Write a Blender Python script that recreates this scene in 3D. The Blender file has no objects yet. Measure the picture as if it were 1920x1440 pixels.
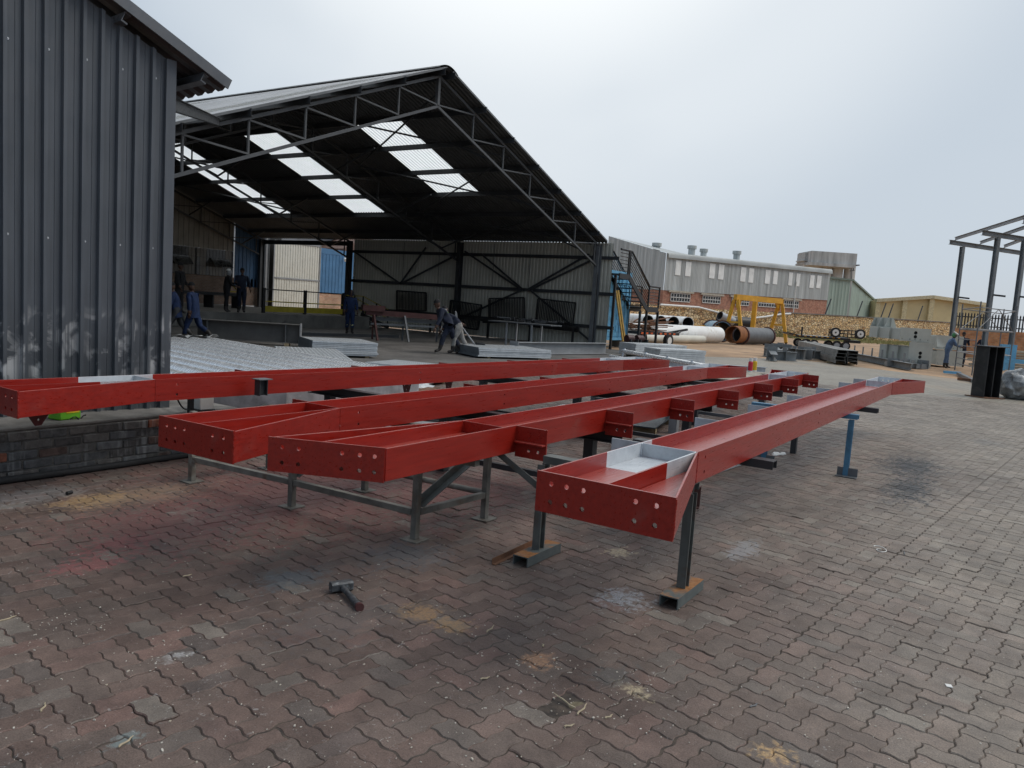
import bpy, bmesh, math, random
from mathutils import Vector, Matrix, noise
from mathutils.geometry import tessellate_polygon
R = math.radians
random.seed(7)
sc = bpy.context.scene
col = sc.collection

# ------------------------------------------------------------------ camera
CY, CP, CR, CF = R(32.7), R(-5.83), R(3.82), 1454.0      # yaw, pitch, roll, focal length in photo pixels (1920 wide)
CAM = Vector((0, 0, 1.7))
fw = Vector((math.cos(CP)*math.cos(CY), math.cos(CP)*math.sin(CY), math.sin(CP)))
r0 = Vector((math.sin(CY), -math.cos(CY), 0)); u0 = r0.cross(fw)
rr = r0*math.cos(CR)+u0*math.sin(CR); uu = u0*math.cos(CR)-r0*math.sin(CR)
cd = bpy.data.cameras.new('camera'); cam = bpy.data.objects.new('camera', cd); col.objects.link(cam)
cam.matrix_world = Matrix(((rr.x, uu.x, -fw.x, CAM.x), (rr.y, uu.y, -fw.y, CAM.y), (rr.z, uu.z, -fw.z, CAM.z), (0, 0, 0, 1)))
cd.sensor_width = 36; cd.lens = 36*CF/1920; cd.clip_start = 0.05; cd.clip_end = 6000
sc.camera = cam
sc.render.resolution_x, sc.render.resolution_y = 1024, 768

# ------------------------------------------------------------------ world: overcast sky
SUN_EL, SUN_AZ = R(52), R(-55)          # direction the light comes from (azimuth from +X)
wd = bpy.data.worlds.new('World'); sc.world = wd; wd.use_nodes = True
N, L = wd.node_tree.nodes, wd.node_tree.links
N.clear()
out = N.new('ShaderNodeOutputWorld'); bg = N.new('ShaderNodeBackground'); bg.inputs['Strength'].default_value = 0.1
sky = N.new('ShaderNodeTexSky'); sky.sky_type = 'NISHITA'; sky.sun_disc = False
sky.sun_elevation = SUN_EL; sky.sun_rotation = R(90)-SUN_AZ; sky.air_density = 1.0; sky.dust_density = 3.0
tc = N.new('ShaderNodeTexCoord')
sdir = Vector((math.cos(SUN_EL)*math.cos(SUN_AZ), math.cos(SUN_EL)*math.sin(SUN_AZ), math.sin(SUN_EL)))
thin = Vector((math.cos(R(36))*math.cos(R(34)), math.cos(R(36))*math.sin(R(34)), math.sin(R(36))))   # where the cloud is thinnest
def wn(typ, **k):
    n = N.new(typ)
    for a, b in k.items():
        if a in n.inputs: n.inputs[a].default_value = b
        else: setattr(n, a, b)
    return n
def wramp(src, stops):
    n = wn('ShaderNodeValToRGB'); n.color_ramp.interpolation = 'EASE'; e = n.color_ramp.elements
    e[0].position, e[0].color = stops[0][0], (*stops[0][1],1); e[1].position, e[1].color = stops[-1][0], (*stops[-1][1],1)
    for p, c in stops[1:-1]: q = e.new(p); q.color = (*c,1)
    L.new(src, n.inputs[0]); return n.outputs[0]
def wmix(f, a, b, bt='MIX'):
    n = wn('ShaderNodeMixRGB', blend_type=bt)
    for i, x in enumerate((f,a,b)):
        if hasattr(x,'is_linked'): L.new(x, n.inputs[i])
        else: n.inputs[i].default_value = x
    return n.outputs[0]
# thick cloud: soft uneven layers, thinner and brighter overhead, paler haze low down
mp = wn('ShaderNodeMapping'); mp.inputs['Scale'].default_value = (1,1,2.4); mp.inputs['Location'].default_value = (3.3,.2,1.1)
n1 = wn('ShaderNodeTexNoise', Scale=1.1, Detail=4, Roughness=.45, Distortion=.4)
L.new(tc.outputs['Generated'], mp.inputs[0]); L.new(mp.outputs[0], n1.inputs['Vector'])
cloud = wramp(n1.outputs['Fac'], [(.36,(2.6,3.4,4.4)),(.5,(3.45,4.2,5.1)),(.64,(4.9,5.5,6.15))])
dt = wn('ShaderNodeVectorMath', operation='DOT_PRODUCT'); L.new(tc.outputs['Generated'], dt.inputs[0]); dt.inputs[1].default_value = thin
glow = wramp(dt.outputs['Value'], [(.81,(0,0,0)),(.92,(.42,)*3),(.985,(1,1,1))])
c_ = wmix(glow, cloud, (8.9,9.15,9.2,1))
sz = wn('ShaderNodeSeparateXYZ'); L.new(tc.outputs['Generated'], sz.inputs[0])
c_ = wmix(wramp(sz.outputs[2], [(0,(.8,)*3),(.1,(0,0,0))]), c_, (4.9,5.25,5.6,1))
mx = wmix(.95, sky.outputs[0], c_)
L.new(mx, bg.inputs['Color']); L.new(bg.outputs[0], out.inputs[0])

# ------------------------------------------------------------------ sun behind the clouds
sd = bpy.data.lights.new('sun', 'SUN'); sd.energy = 1.5; sd.angle = R(40); sd.color = (1, .93, .84)
so = bpy.data.objects.new('sun', sd); col.objects.link(so)
so.rotation_euler = sdir.to_track_quat('Z', 'Y').to_euler(); so.location = (0, 0, 30)
sc.view_settings.view_transform = 'Standard'; sc.view_settings.look = 'None'; sc.view_settings.exposure = .26; sc.view_settings.gamma = 1
sc.view_settings.use_curve_mapping = False
cy = sc.cycles; cy.use_adaptive_sampling = True; cy.adaptive_threshold = .02; cy.max_bounces = 6; cy.diffuse_bounces = 2; cy.glossy_bounces = 2; cy.transmission_bounces = 4; cy.caustics_reflective = False; cy.caustics_refractive = False

# ------------------------------------------------------------------ photo pixel -> place on a real plane
def ray(x, y): return rr*((x-960)/CF)-uu*((y-720)/CF)+fw
def gz(x, y, z=0.0):
    d = ray(x, y); return CAM+d*((z-CAM.z)/d.z)
def ox(x, y, X):
    d = ray(x, y); return CAM+d*((X-CAM.x)/d.x)
def oy(x, y, Y):
    d = ray(x, y); return CAM+d*((Y-CAM.y)/d.y)
def od(x, y, D): return CAM+ray(x, y)*D
def zat(x, y, p):
    d = ray(x, y); return CAM.z+d.z*math.hypot(p[0]-CAM.x, p[1]-CAM.y)/math.hypot(d.x, d.y)
def V(*a): return Vector(a)

# ------------------------------------------------------------------ mesh builder
class G:
    def __init__(s): s.v = []; s.f = []
    def add(s, vs, fs):
        o = len(s.v); s.v += [Vector(v) for v in vs]; s.f += [tuple(i+o for i in f) for f in fs]; return s
    def box(s, x0, x1, y0, y1, z0, z1):
        return s.add([(x0,y0,z0),(x1,y0,z0),(x1,y1,z0),(x0,y1,z0),(x0,y0,z1),(x1,y0,z1),(x1,y1,z1),(x0,y1,z1)],
                     [(3,2,1,0),(4,5,6,7),(0,1,5,4),(1,2,6,5),(2,3,7,6),(3,0,4,7)])
    def cb(s, c, sx, sy, sz, rz=0, rx=0, ry=0):
        m = Matrix.Translation(c)@Matrix.Rotation(rz,4,'Z')@Matrix.Rotation(ry,4,'Y')@Matrix.Rotation(rx,4,'X')
        g = G().box(-sx/2,sx/2,-sy/2,sy/2,-sz/2,sz/2); return s.add([m@v for v in g.v], g.f)
    def ext(s, prof, p, q, up=(0,0,1)):
        p, q = Vector(p), Vector(q); d = (q-p).normalized(); up = Vector(up)
        if abs(d.dot(up)) > .97: up = Vector((1,0,0)) if abs(d.x) < .9 else Vector((0,1,0))
        sd_ = d.cross(up).normalized(); u = sd_.cross(d); n = len(prof)
        vs = [p+sd_*a+u*b for a,b in prof]+[q+sd_*a+u*b for a,b in prof]
        return s.add(vs, [tuple(range(n)), tuple(range(2*n-1,n-1,-1))]+[(i+n,(i+1)%n+n,(i+1)%n,i) for i in range(n)])
    def bar(s, p, q, w, h=None, up=(0,0,1)):
        h = h or w; w, h = w/2, h/2; return s.ext([(-w,-h),(w,-h),(w,h),(-w,h)], p, q, up)
    def cyl(s, p, q, r, r2=None, n=12, cap=True, rin=None):
        r2 = r if r2 is None else r2; p, q = Vector(p), Vector(q); d = (q-p).normalized()
        a = d.orthogonal().normalized(); b = d.cross(a); vs = []
        for c, rad in ((p,r),(q,r2)): vs += [c+(a*math.cos(6.28318*i/n)+b*math.sin(6.28318*i/n))*rad for i in range(n)]
        fs = [(i,(i+1)%n,(i+1)%n+n,i+n) for i in range(n)]
        if rin:
            for c in (p,q): vs += [c+(a*math.cos(6.28318*i/n)+b*math.sin(6.28318*i/n))*rin for i in range(n)]
            for i in range(n):
                j = (i+1)%n; fs += [(i+2*n,i+3*n,j+3*n,j+2*n),(i,i+2*n,j+2*n,j),(i+n,j+n,j+3*n,i+3*n)]
        elif cap: fs += [tuple(range(n-1,-1,-1)), tuple(range(n,2*n))]
        return s.add(vs, fs)
    def tube(s, pts, r, n=8):
        pts = [Vector(p) for p in pts]; vs = []; fs = []; m = len(pts); a = None
        for k, p in enumerate(pts):
            d = (pts[min(k+1,m-1)]-pts[max(k-1,0)]).normalized()
            a = (d.orthogonal() if a is None else a-d*a.dot(d)).normalized(); b = d.cross(a)
            rk = r[k] if isinstance(r, (list,tuple)) else r
            vs += [p+(a*math.cos(6.28318*i/n)+b*math.sin(6.28318*i/n))*rk for i in range(n)]
        for k in range(m-1): fs += [(k*n+i,k*n+(i+1)%n,(k+1)*n+(i+1)%n,(k+1)*n+i) for i in range(n)]
        fs += [tuple(range(n-1,-1,-1)), tuple(range((m-1)*n,m*n))]
        return s.add(vs, fs)
    def ell(s, c, rx, ry, rz, nu=12, nv=8, m=None, z0=-1.0):
        vs = []; fs = []; c = Vector(c); t0 = math.asin(z0)
        for j in range(nv+1):
            t = t0+(math.pi/2-t0)*j/nv
            for i in range(nu):
                p = Vector((rx*math.cos(t)*math.cos(6.28318*i/nu), ry*math.cos(t)*math.sin(6.28318*i/nu), rz*math.sin(t)))
                vs.append(c+(m@p if m else p))
        for j in range(nv): fs += [(j*nu+i,j*nu+(i+1)%nu,(j+1)*nu+(i+1)%nu,(j+1)*nu+i) for i in range(nu)]
        return s.add(vs, fs)
    def pris(s, poly, d):
        poly = [Vector(p) for p in poly]; d = Vector(d); n = len(poly)
        return s.add(poly+[p+d for p in poly], [tuple(range(n-1,-1,-1)), tuple(range(n,2*n))]+[(i,(i+1)%n,(i+1)%n+n,i+n) for i in range(n)])
    def holed(s, outer, hs, o, ux, uy, t, n=14):
        """flat plate with round holes; outer = 2D polygon, hs = (x, y, r), plate spans t along ux x uy"""
        o, ux, uy = Vector(o), Vector(ux), Vector(uy); nn = ux.cross(uy).normalized()*t
        loops = [[Vector((a,b,0)) for a,b in outer]]
        for x,y,r in hs: loops.append([Vector((x+r*math.cos(6.28318*i/n), y+r*math.sin(6.28318*i/n), 0)) for i in range(n)])
        flat = [p for l in loops for p in l]; tris = tessellate_polygon(loops); m = len(flat)
        P = [o+ux*p.x+uy*p.y for p in flat]; fs = []
        for a,b,c in tris: fs += [(a,b,c),(c+m,b+m,a+m)]
        k = 0
        for l in loops:
            q = len(l); fs += [(k+i,k+(i+1)%q,k+(i+1)%q+m,k+i+m) for i in range(q)]; k += q
        return s.add(P+[p+nn for p in P], fs)
    def corr(s, o, u, length, w, height, n, prof, pitch, top=None):
        """profiled sheet: ribs along w, repeated along u, standing out along n; top(sdist) may give another height"""
        o, u, w, n = Vector(o), Vector(u).normalized(), Vector(w).normalized(), Vector(n).normalized()
        xs = []; k = 0
        while k*pitch < length:
            xs += [(k*pitch+a, b) for a,b in prof if k*pitch+a <= length]; k += 1
        vs = []
        for a,b in xs:
            h = top(a) if top else height
            vs += [o+u*a+n*b, o+u*a+n*b+w*h]
        return s.add(vs, [(2*i,2*i+2,2*i+3,2*i+1) for i in range(len(xs)-1)])
    def mv(s, m): s.v = [m@v for v in s.v]; return s
    def mesh(s, name):
        me = bpy.data.meshes.new(name); me.from_pydata([tuple(v) for v in s.v], [], s.f)
        bm = bmesh.new(); bm.from_mesh(me); bmesh.ops.recalc_face_normals(bm, faces=bm.faces); bm.to_mesh(me); bm.free()
        me.polygons.foreach_set('use_smooth', [True]*len(me.polygons)); me.set_sharp_from_angle(angle=R(38)); return me

def ipr(h, b, tf=.012, tw=.009):     # I section, web upright
    h2, b2, w = h/2, b/2, tw/2
    return [(-b2,-h2),(b2,-h2),(b2,-h2+tf),(w,-h2+tf),(w,h2-tf),(b2,h2-tf),(b2,h2),(-b2,h2),(-b2,h2-tf),(-w,h2-tf),(-w,-h2+tf),(-b2,-h2+tf)]
def cpr(h, b, t=.008):               # channel, web upright, open to +side
    h2 = h/2; return [(0,-h2),(b,-h2),(b,-h2+t),(t,-h2+t),(t,h2-t),(b,h2-t),(b,h2),(0,h2)]
def upr(w, h, t=.008):               # channel lying down, web on top
    w2 = w/2; return [(-w2,0),(-w2+t,0),(-w2+t,h-t),(w2-t,h-t),(w2-t,0),(w2,0),(w2,h),(-w2,h)]
def lpr(a, b=None, t=.008):
    b = b or a; return [(0,0),(a,0),(a,t),(t,t),(t,b),(0,b)]

WM = {}
def ob(name, g, mat, parent=None, w=False, bev=0, kind=None):
    if isinstance(g, G):
        if w and parent is not None and parent in WM:
            im = WM[parent].inverted(); g.v = [im@v for v in g.v]
        me = g.mesh(name)
    else: me = g
    o = bpy.data.objects.new(name, me); col.objects.link(o)
    if mat is not None and not me.materials: me.materials.append(mat)
    if parent is not None:
        o.parent = parent
        if parent in WM: WM[o] = WM[parent]
    if bev:
        m = o.modifiers.new('bevel', 'BEVEL'); m.width = bev; m.segments = 2; m.limit_method = 'ANGLE'; m.angle_limit = R(50)
    if kind: o['kind'] = kind
    return o
def inst(name, me, parent, loc, rot=(0,0,0), scale=(1,1,1)):
    o = bpy.data.objects.new(name, me); col.objects.link(o); o.parent = parent; o.location = loc; o.rotation_euler = rot; o.scale = scale; return o
def tag(o, label, cat, group=None):
    o['label'] = label; o['category'] = cat
    if group: o['group'] = group
    return o
def thing(name, label, cat, loc=(0,0,0), rz=0, group=None):
    o = bpy.data.objects.new(name, None); col.objects.link(o); o.empty_display_size = .2
    o.location = loc; o.rotation_euler = (0,0,rz); WM[o] = Matrix.Translation(loc)@Matrix.Rotation(rz,4,'Z')
    return tag(o, label, cat, group)
def dup(root, loc, rz, label, group=None):
    r = root.copy(); col.objects.link(r); r.location = loc; r.rotation_euler = (0,0,rz); r['label'] = label
    if group: r['group'] = group
    for ch in list(root.children):
        c = ch.copy(); col.objects.link(c); c.parent = r
        for gc in ch.children:
            d = gc.copy(); col.objects.link(d); d.parent = c
    return r

# ------------------------------------------------------------------ materials
class NT:
    def __init__(s, name):
        s.m = bpy.data.materials.new(name); s.m.use_nodes = True; s.t = s.m.node_tree; s.b = s.t.nodes['Principled BSDF']; s.out = s.t.nodes['Material Output']
        s.geo = s.t.nodes.new('ShaderNodeNewGeometry'); s.tc = s.t.nodes.new('ShaderNodeTexCoord')
    def lk(s, a, b): s.t.links.new(a, b)
    def nd(s, typ, **k):
        n = s.t.nodes.new(typ)
        for a,b in k.items():
            if a in n.inputs: n.inputs[a].default_value = b
            else: setattr(n, a, b)
        return n
    def noise(s, scale, detail=4, vec=None, dist=0, rough=.55):
        n = s.nd('ShaderNodeTexNoise', Scale=scale, Detail=detail, Distortion=dist, Roughness=rough); s.lk(vec or s.tc.outputs['Object'], n.inputs['Vector']); return n.outputs['Fac']
    def ramp(s, fac, a, b, ca=(0,0,0,1), cb=(1,1,1,1)):
        n = s.nd('ShaderNodeValToRGB'); n.color_ramp.elements[0].position = a; n.color_ramp.elements[1].position = b
        n.color_ramp.elements[0].color = ca if len(ca)==4 else (*ca,1); n.color_ramp.elements[1].color = cb if len(cb)==4 else (*cb,1); s.lk(fac, n.inputs[0]); return n.outputs[0]
    def mix(s, fac, a, b, bt='MIX'):
        n = s.nd('ShaderNodeMixRGB', blend_type=bt)
        for i, x in enumerate((fac,a,b)):
            if hasattr(x, 'is_linked'): s.lk(x, n.inputs[i])
            elif i == 0: n.inputs[0].default_value = x
            else: n.inputs[i].default_value = (*x,1) if len(x)==3 else x
        return n.outputs[0]
    def math(s, op, a, b=0.0, clamp=False):
        n = s.nd('ShaderNodeMath', operation=op); n.use_clamp = clamp
        for i, x in enumerate((a,b)):
            if hasattr(x, 'is_linked'): s.lk(x, n.inputs[i])
            else: n.inputs[i].default_value = x
        return n.outputs[0]
    def sep(s, vec):
        n = s.nd('ShaderNodeSeparateXYZ'); s.lk(vec, n.inputs[0]); return n.outputs
    def bump(s, h, strength=.3, dist=.01):
        n = s.nd('ShaderNodeBump', Strength=strength, Distance=dist); s.lk(h, n.inputs['Height']); s.lk(n.outputs[0], s.b.inputs['Normal'])
    def put(s, c=None, rough=None, metal=None, spec=None):
        for k, x in (('Base Color',c),('Roughness',rough),('Metallic',metal),('Specular IOR Level',spec)):
            if x is None: continue
            if hasattr(x,'is_linked'): s.lk(x, s.b.inputs[k])
            elif k == 'Base Color': s.b.inputs[k].default_value = (*x,1)
            else: s.b.inputs[k].default_value = x
        return s.m
MC = {}
def streak_mat(name, c, k=.25, sx=2.5, rough=.6, dirt=None):
    """weathered sheet or concrete: colour broken by long vertical streaks"""
    t = NT(name); mp_ = t.nd('ShaderNodeMapping'); mp_.inputs['Scale'].default_value = (sx,sx,.09); t.lk(t.geo.outputs['Position'], mp_.inputs[0])
    b = t.mix(1.0, t.ramp(t.noise(.25,4,t.geo.outputs['Position']),.3,.7,tuple(x*.86 for x in c),c), t.ramp(t.noise(1.0,5,mp_.outputs[0]),.28,.72,(1-k,)*3,(1+k*.5,)*3), 'MULTIPLY')
    if dirt: b = t.mix(t.ramp(t.noise(.7,5,mp_.outputs[0]),.55,.75), b, dirt)
    return t.put(b, rough)
def mat(name, c, rough=.6, metal=0, var=.25, scale=4, bump=0, bs=60, c2=None, spec=.5, dirt=None, pos=False):
    """plain procedural finish: base colour broken up by two noises, roughness variation, optional fine bump and dirt blotches"""
    if name in MC: return MC[name]
    t = NT(name); vec = t.geo.outputs['Position'] if pos else t.tc.outputs['Object']
    n = t.noise(scale, 4, vec); n2 = t.noise(scale*9, 2, vec)
    c2 = c2 or tuple(x*(1-var*1.3) for x in c); cA = tuple(min(1,x*(1+var*.5)) for x in c)
    base = t.ramp(n, .3, .7, c2, cA)
    base = t.mix(.25*min(1,var*3), base, t.ramp(n2, .3, .7, (.55,.55,.55), (1,1,1)), 'MULTIPLY')
    if dirt:
        dn = t.noise(scale*.6+1.3, 4, vec, .6); base = t.mix(t.ramp(dn, .56, .72), base, dirt)
    rg = t.ramp(n2, .3, .7, (max(0,rough-.1),)*3, (min(1,rough+.12),)*3)
    if bump: t.bump(t.noise(bs, 5, vec), bump, .01)
    MC[name] = t.put(base, rg, metal, spec); return MC[name]
# ------------------------------------------------------------------ named finishes
m_char = mat('charcoal_cladding', (.11,.122,.138), .42, 0, .22, 1.6, spec=.5)
m_truss = mat('front_truss_paint', (.075,.08,.086), .5, 0, .2, 3)
m_steel = mat('dark_steel_paint', (.035,.038,.042), .5, 0, .25, 3)
m_steel2 = mat('mid_grey_steel_paint', (.14,.15,.16), .5, 0, .2, 3)
m_lsteel = mat('light_grey_steel_paint', (.3,.31,.32), .5, 0, .15, 3)
m_galv = mat('galvanised_steel', (.56,.59,.62), .42, .55, .25, 14, c2=(.42,.45,.48))
m_alu = mat('bright_wrapped_tube', (.86,.87,.88), .24, .6, .03, 2)
m_conc = mat('concrete', (.25,.24,.225), .85, 0, .35, 2.2, bump=.35, bs=45, dirt=(.14,.13,.12))
m_concd = mat('worn_hall_concrete', (.15,.14,.13), .62, 0, .35, .8, bump=.15, bs=30, dirt=(.09,.082,.075), pos=True)
m_beige = mat('beige_cladding', (.47,.46,.4), .5, 0, .12, 1.2)
m_blue = mat('blue_cladding', (.07,.19,.36), .45, 0, .15, 1.5)
m_white = mat('white_paint', (.75,.75,.72), .45, 0, .1, 3)
m_roofd = mat('dark_roof_sheet', (.06,.064,.068), .55, 0, .2, 1.2)
m_rooft = mat('grey_roof_sheet', (.33,.35,.37), .45, .2, .2, 1.0)
m_yel = mat('yellow_paint', (.72,.36,.02), .5, 0, .2, 2)
m_dyel = mat('dull_yellow_paint', (.45,.36,.03), .55, 0, .2, 3)
m_black = mat('black_paint', (.014,.014,.015), .45, 0, .2, 4)
m_rub = mat('rubber', (.02,.02,.021), .75, 0, .3, 8)
m_dirt = mat('yard_dirt', (.44,.285,.17), .95, 0, .35, .35, bump=.6, bs=9, dirt=(.2,.15,.1), pos=True)
m_wood = mat('weathered_wood', (.42,.33,.2), .8, 0, .3, 6)
m_lblue = mat('container_blue', (.14,.42,.66), .5, 0, .18, 2, dirt=(.1,.27,.42))
m_mblue = mat('trestle_blue', (.09,.25,.4), .5, 0, .3, 5, dirt=(.06,.14,.22))
m_rust = mat('rusty_steel', (.2,.09,.045), .85, 0, .4, 6, c2=(.1,.055,.035), bump=.2, bs=80)
m_navy = mat('navy_work_cloth', (.011,.017,.038), .85, 0, .3, 9)
m_blcl = mat('blue_work_cloth', (.011,.03,.095), .85, 0, .3, 9)
m_denim = mat('denim', (.1,.16,.27), .85, 0, .3, 9)
m_grcl = mat('grey_work_cloth', (.3,.29,.27), .85, 0, .3, 9)
m_blcloth = mat('black_cloth', (.012,.012,.014), .9, 0, .3, 9)
m_skin = mat('skin', (.09,.045,.028), .55, 0, .15, 9)
m_boot = mat('boot_leather', (.03,.026,.024), .6, 0, .3, 9)
m_hiv = mat('reflective_tape', (.75,.78,.35), .4, 0, .1, 9)
m_plas = mat('clear_wrap', (.62,.64,.65), .25, 0, .2, 7, bump=.6, bs=14)

def red_paint(name, zones=()):
    """red oxide enamel; zones = (x0, x1, y0, y1) in object space left in bare grey primer"""
    t = NT(name); o = t.tc.outputs['Object']
    st = t.nd('ShaderNodeMapping'); st.inputs['Scale'].default_value = (1.2,14,14); t.lk(o, st.inputs[0])
    c = t.ramp(t.noise(3, 6, st.outputs[0]), .3, .72, (.235,.0108,.006), (.335,.018,.0092))
    c = t.mix(.35, c, t.ramp(t.noise(60, 3), .35, .65, (.8,.72,.72), (1,1,1)), 'MULTIPLY')
    c = t.mix(t.math('MULTIPLY', t.ramp(t.noise(2.2, 7, o, .8), .63, .74), .35), c, (.26,.09,.075))
    rg = t.ramp(t.noise(5, 5, st.outputs[0]), .3, .7, (.24,)*3, (.46,)*3); t.b.inputs['Coat Weight'].default_value = .25; t.b.inputs['Coat Roughness'].default_value = .28
    s = t.sep(o); f = None
    nz = t.sep(t.geo.outputs['Normal'])[2]; c = t.mix(t.math('MULTIPLY', t.ramp(nz,.75,.95), t.ramp(t.noise(4,5),.3,.7,(.25,)*3,(.5,)*3)), c, (.38,.095,.07))     # paler upward faces: sky highlight painted into the red
    for x0,x1,y0,y1 in zones:
        q = t.math('MULTIPLY', t.math('MULTIPLY', t.math('GREATER_THAN', s[0], x0), t.math('LESS_THAN', s[0], x1)),
                   t.math('MULTIPLY', t.math('GREATER_THAN', s[1], y0), t.math('LESS_THAN', s[1], y1)))
        f = q if f is None else t.math('MAXIMUM', f, q)
    if f is not None:
        c = t.mix(f, c, t.ramp(t.noise(9, 6), .3, .7, (.42,.45,.48), (.6,.63,.66)))
    t.bump(t.noise(120, 4), .06, .004)
    return t.put(c, rg, 0, .5)
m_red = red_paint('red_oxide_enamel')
m_prim = mat('grey_primer', (.54,.57,.6), .45, .15, .2, 8)

PV = R(-6.2)                         # the paving and the charcoal shed run a few degrees off the beams
PM = Matrix.Rotation(PV, 4, 'Z')
def paver_mat(name, far=False):
    t = NT(name); p = t.geo.outputs['Position']
    oi = t.nd('ShaderNodeObjectInfo')
    rnd = t.math('FRACT', t.math('ADD', t.geo.outputs['Random Per Island'], oi.outputs['Random']))
    cr = t.nd('ShaderNodeValToRGB'); cr.color_ramp.interpolation = 'LINEAR'
    E_ = cr.color_ramp.elements; E_[0].position = 0; E_[0].color = (.112,.08,.069,1); E_[1].position = 1; E_[1].color = (.21,.19,.168,1)
    for ps, cc in ((.22,(.168,.120,.103,1)),(.45,(.134,.104,.091,1)),(.6,(.158,.126,.110,1)),(.8,(.180,.118,.102,1)),(.9,(.112,.094,.087,1)),(.96,(.15,.128,.114,1))): q = E_.new(ps); q.color = cc
    t.lk(rnd, cr.inputs[0]); c = cr.outputs[0]
    big = t.noise(.22, 4, p); xx = t.sep(p)
    # greyer, paler paving towards the open yard on the right and with distance
    gr = t.math('ADD', t.math('ADD', t.math('MULTIPLY', xx[1], -.27), t.math('MULTIPLY', xx[0], .06)), t.math('ADD', t.math('MULTIPLY', t.math('SUBTRACT', big, .5), 1.6), .36), True)
    c = t.mix(t.math('MULTIPLY', gr, .85, True), c, t.mix(rnd, (.23,.208,.175), (.305,.28,.237)))
    c = t.mix(.85, c, t.ramp(t.noise(7, 5, p, .4), .3, .72, (.66,.65,.65), (1.18,1.17,1.16)), 'MULTIPLY')
    c = t.mix(.75, c, t.ramp(t.noise(.95, 5, p, .6), .32, .7, (.66,.62,.6), (1.22,1.18,1.14)), 'MULTIPLY')
    c = t.mix(.85, c, t.ramp(t.noise(140, 4, p, .2, .7), .28, .72, (.5,.5,.5), (1.4,1.38,1.36)), 'MULTIPLY')
    n1_, n2_ = t.noise(5.5, 4, p, .5), t.noise(26, 4, p, .3)
    nn = t.math('ADD', t.math('MULTIPLY', t.math('SUBTRACT', n1_, .5), 1.8), t.math('MULTIPLY', t.math('SUBTRACT', n2_, .5), 3.2))
    grain = t.ramp(t.noise(75, 3, p), .42, .6)
    def stain(c, px, py, rx, ry, colr, st):
        q = gz(px, py); mp_ = t.nd('ShaderNodeMapping'); mp_.vector_type = 'TEXTURE'
        mp_.inputs['Location'].default_value = (q.x,q.y,0); mp_.inputs['Scale'].default_value = (rx,ry,1e3); t.lk(p, mp_.inputs[0])
        ln = t.nd('ShaderNodeVectorMath', operation='LENGTH'); t.lk(mp_.outputs[0], ln.inputs[0])
        mk = t.math('MULTIPLY', t.math('MULTIPLY', t.math('ADD', t.math('SUBTRACT', 1.0, ln.outputs['Value']), nn), 1.6, True), st, True)
        if colr[0] > .3: mk = t.math('MULTIPLY', mk, t.math('ADD', t.math('MULTIPLY', grain, .6), .5))
        return t.mix(mk, c, colr)
    if not far:
        for a in [(560,925,1.3,1.5,(.16,.055,.05),.72),(300,985,.7,.8,(.19,.07,.065),.55),(860,915,1.0,.8,(.17,.066,.062),.6),(170,1058,.25,.14,(.28,.09,.09),.6),(215,1020,.28,.16,(.26,.08,.08),.5),
                  (165,937,.33,.2,(.42,.26,.1),.75),(250,930,.7,.3,(.3,.22,.14),.45),(790,1150,.13,.2,(.4,.24,.11),.7),(850,1172,.1,.12,(.4,.24,.11),.6),(1010,1240,.1,.1,(.4,.22,.12),.8),
                  (1450,1415,.09,.09,(.5,.33,.16),.9),(1190,1295,.06,.09,(.5,.42,.28),.8),(545,1085,.3,.18,(.11,.125,.135),.8),(760,1040,.4,.3,(.085,.09,.098),.75),
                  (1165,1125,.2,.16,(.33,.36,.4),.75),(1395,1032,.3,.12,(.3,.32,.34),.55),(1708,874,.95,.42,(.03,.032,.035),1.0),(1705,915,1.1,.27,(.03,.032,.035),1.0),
                  (240,1383,.1,.05,(.19,.24,.24),.7),(1160,1035,.12,.1,(.5,.42,.28),.75),(60,930,.5,.3,(.24,.25,.255),.45),(1850,830,.5,.3,(.1,.1,.1),.5),(1150,1265,.16,.12,(.09,.085,.08),.7),
                  (330,1230,.08,.05,(.5,.5,.5),.6),(700,880,.8,.5,(.15,.065,.06),.45),(640,1160,.5,.3,(.1,.1,.102),.35)]:
            c = stain(c, *a)
        # thin scattered white scuffs
        sc_ = t.math('MULTIPLY', t.ramp(t.noise(34, 5, p, 1.2, .65),   .62, .69), t.ramp(t.noise(1.7, 4, p), .46, .6))
        c = t.mix(t.math('MULTIPLY', sc_, .6), c, (.46,.45,.44))
    t.bump(t.math('ADD', t.noise(190, 4, p), t.math('MULTIPLY', t.noise(38, 5, p), 1.5)), .75, .0035)
    return t.put(c, t.ramp(t.noise(5, 4, p), .3, .7, (.5,)*3, (.72,)*3), 0, .5)
m_pav = paver_mat('worn_concrete_paver')
m_joint = mat('joint_sand', (.09,.07,.055), .95, 0, .4, 20, bump=.5, bs=150, c2=(.035,.03,.027), pos=True)
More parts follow.
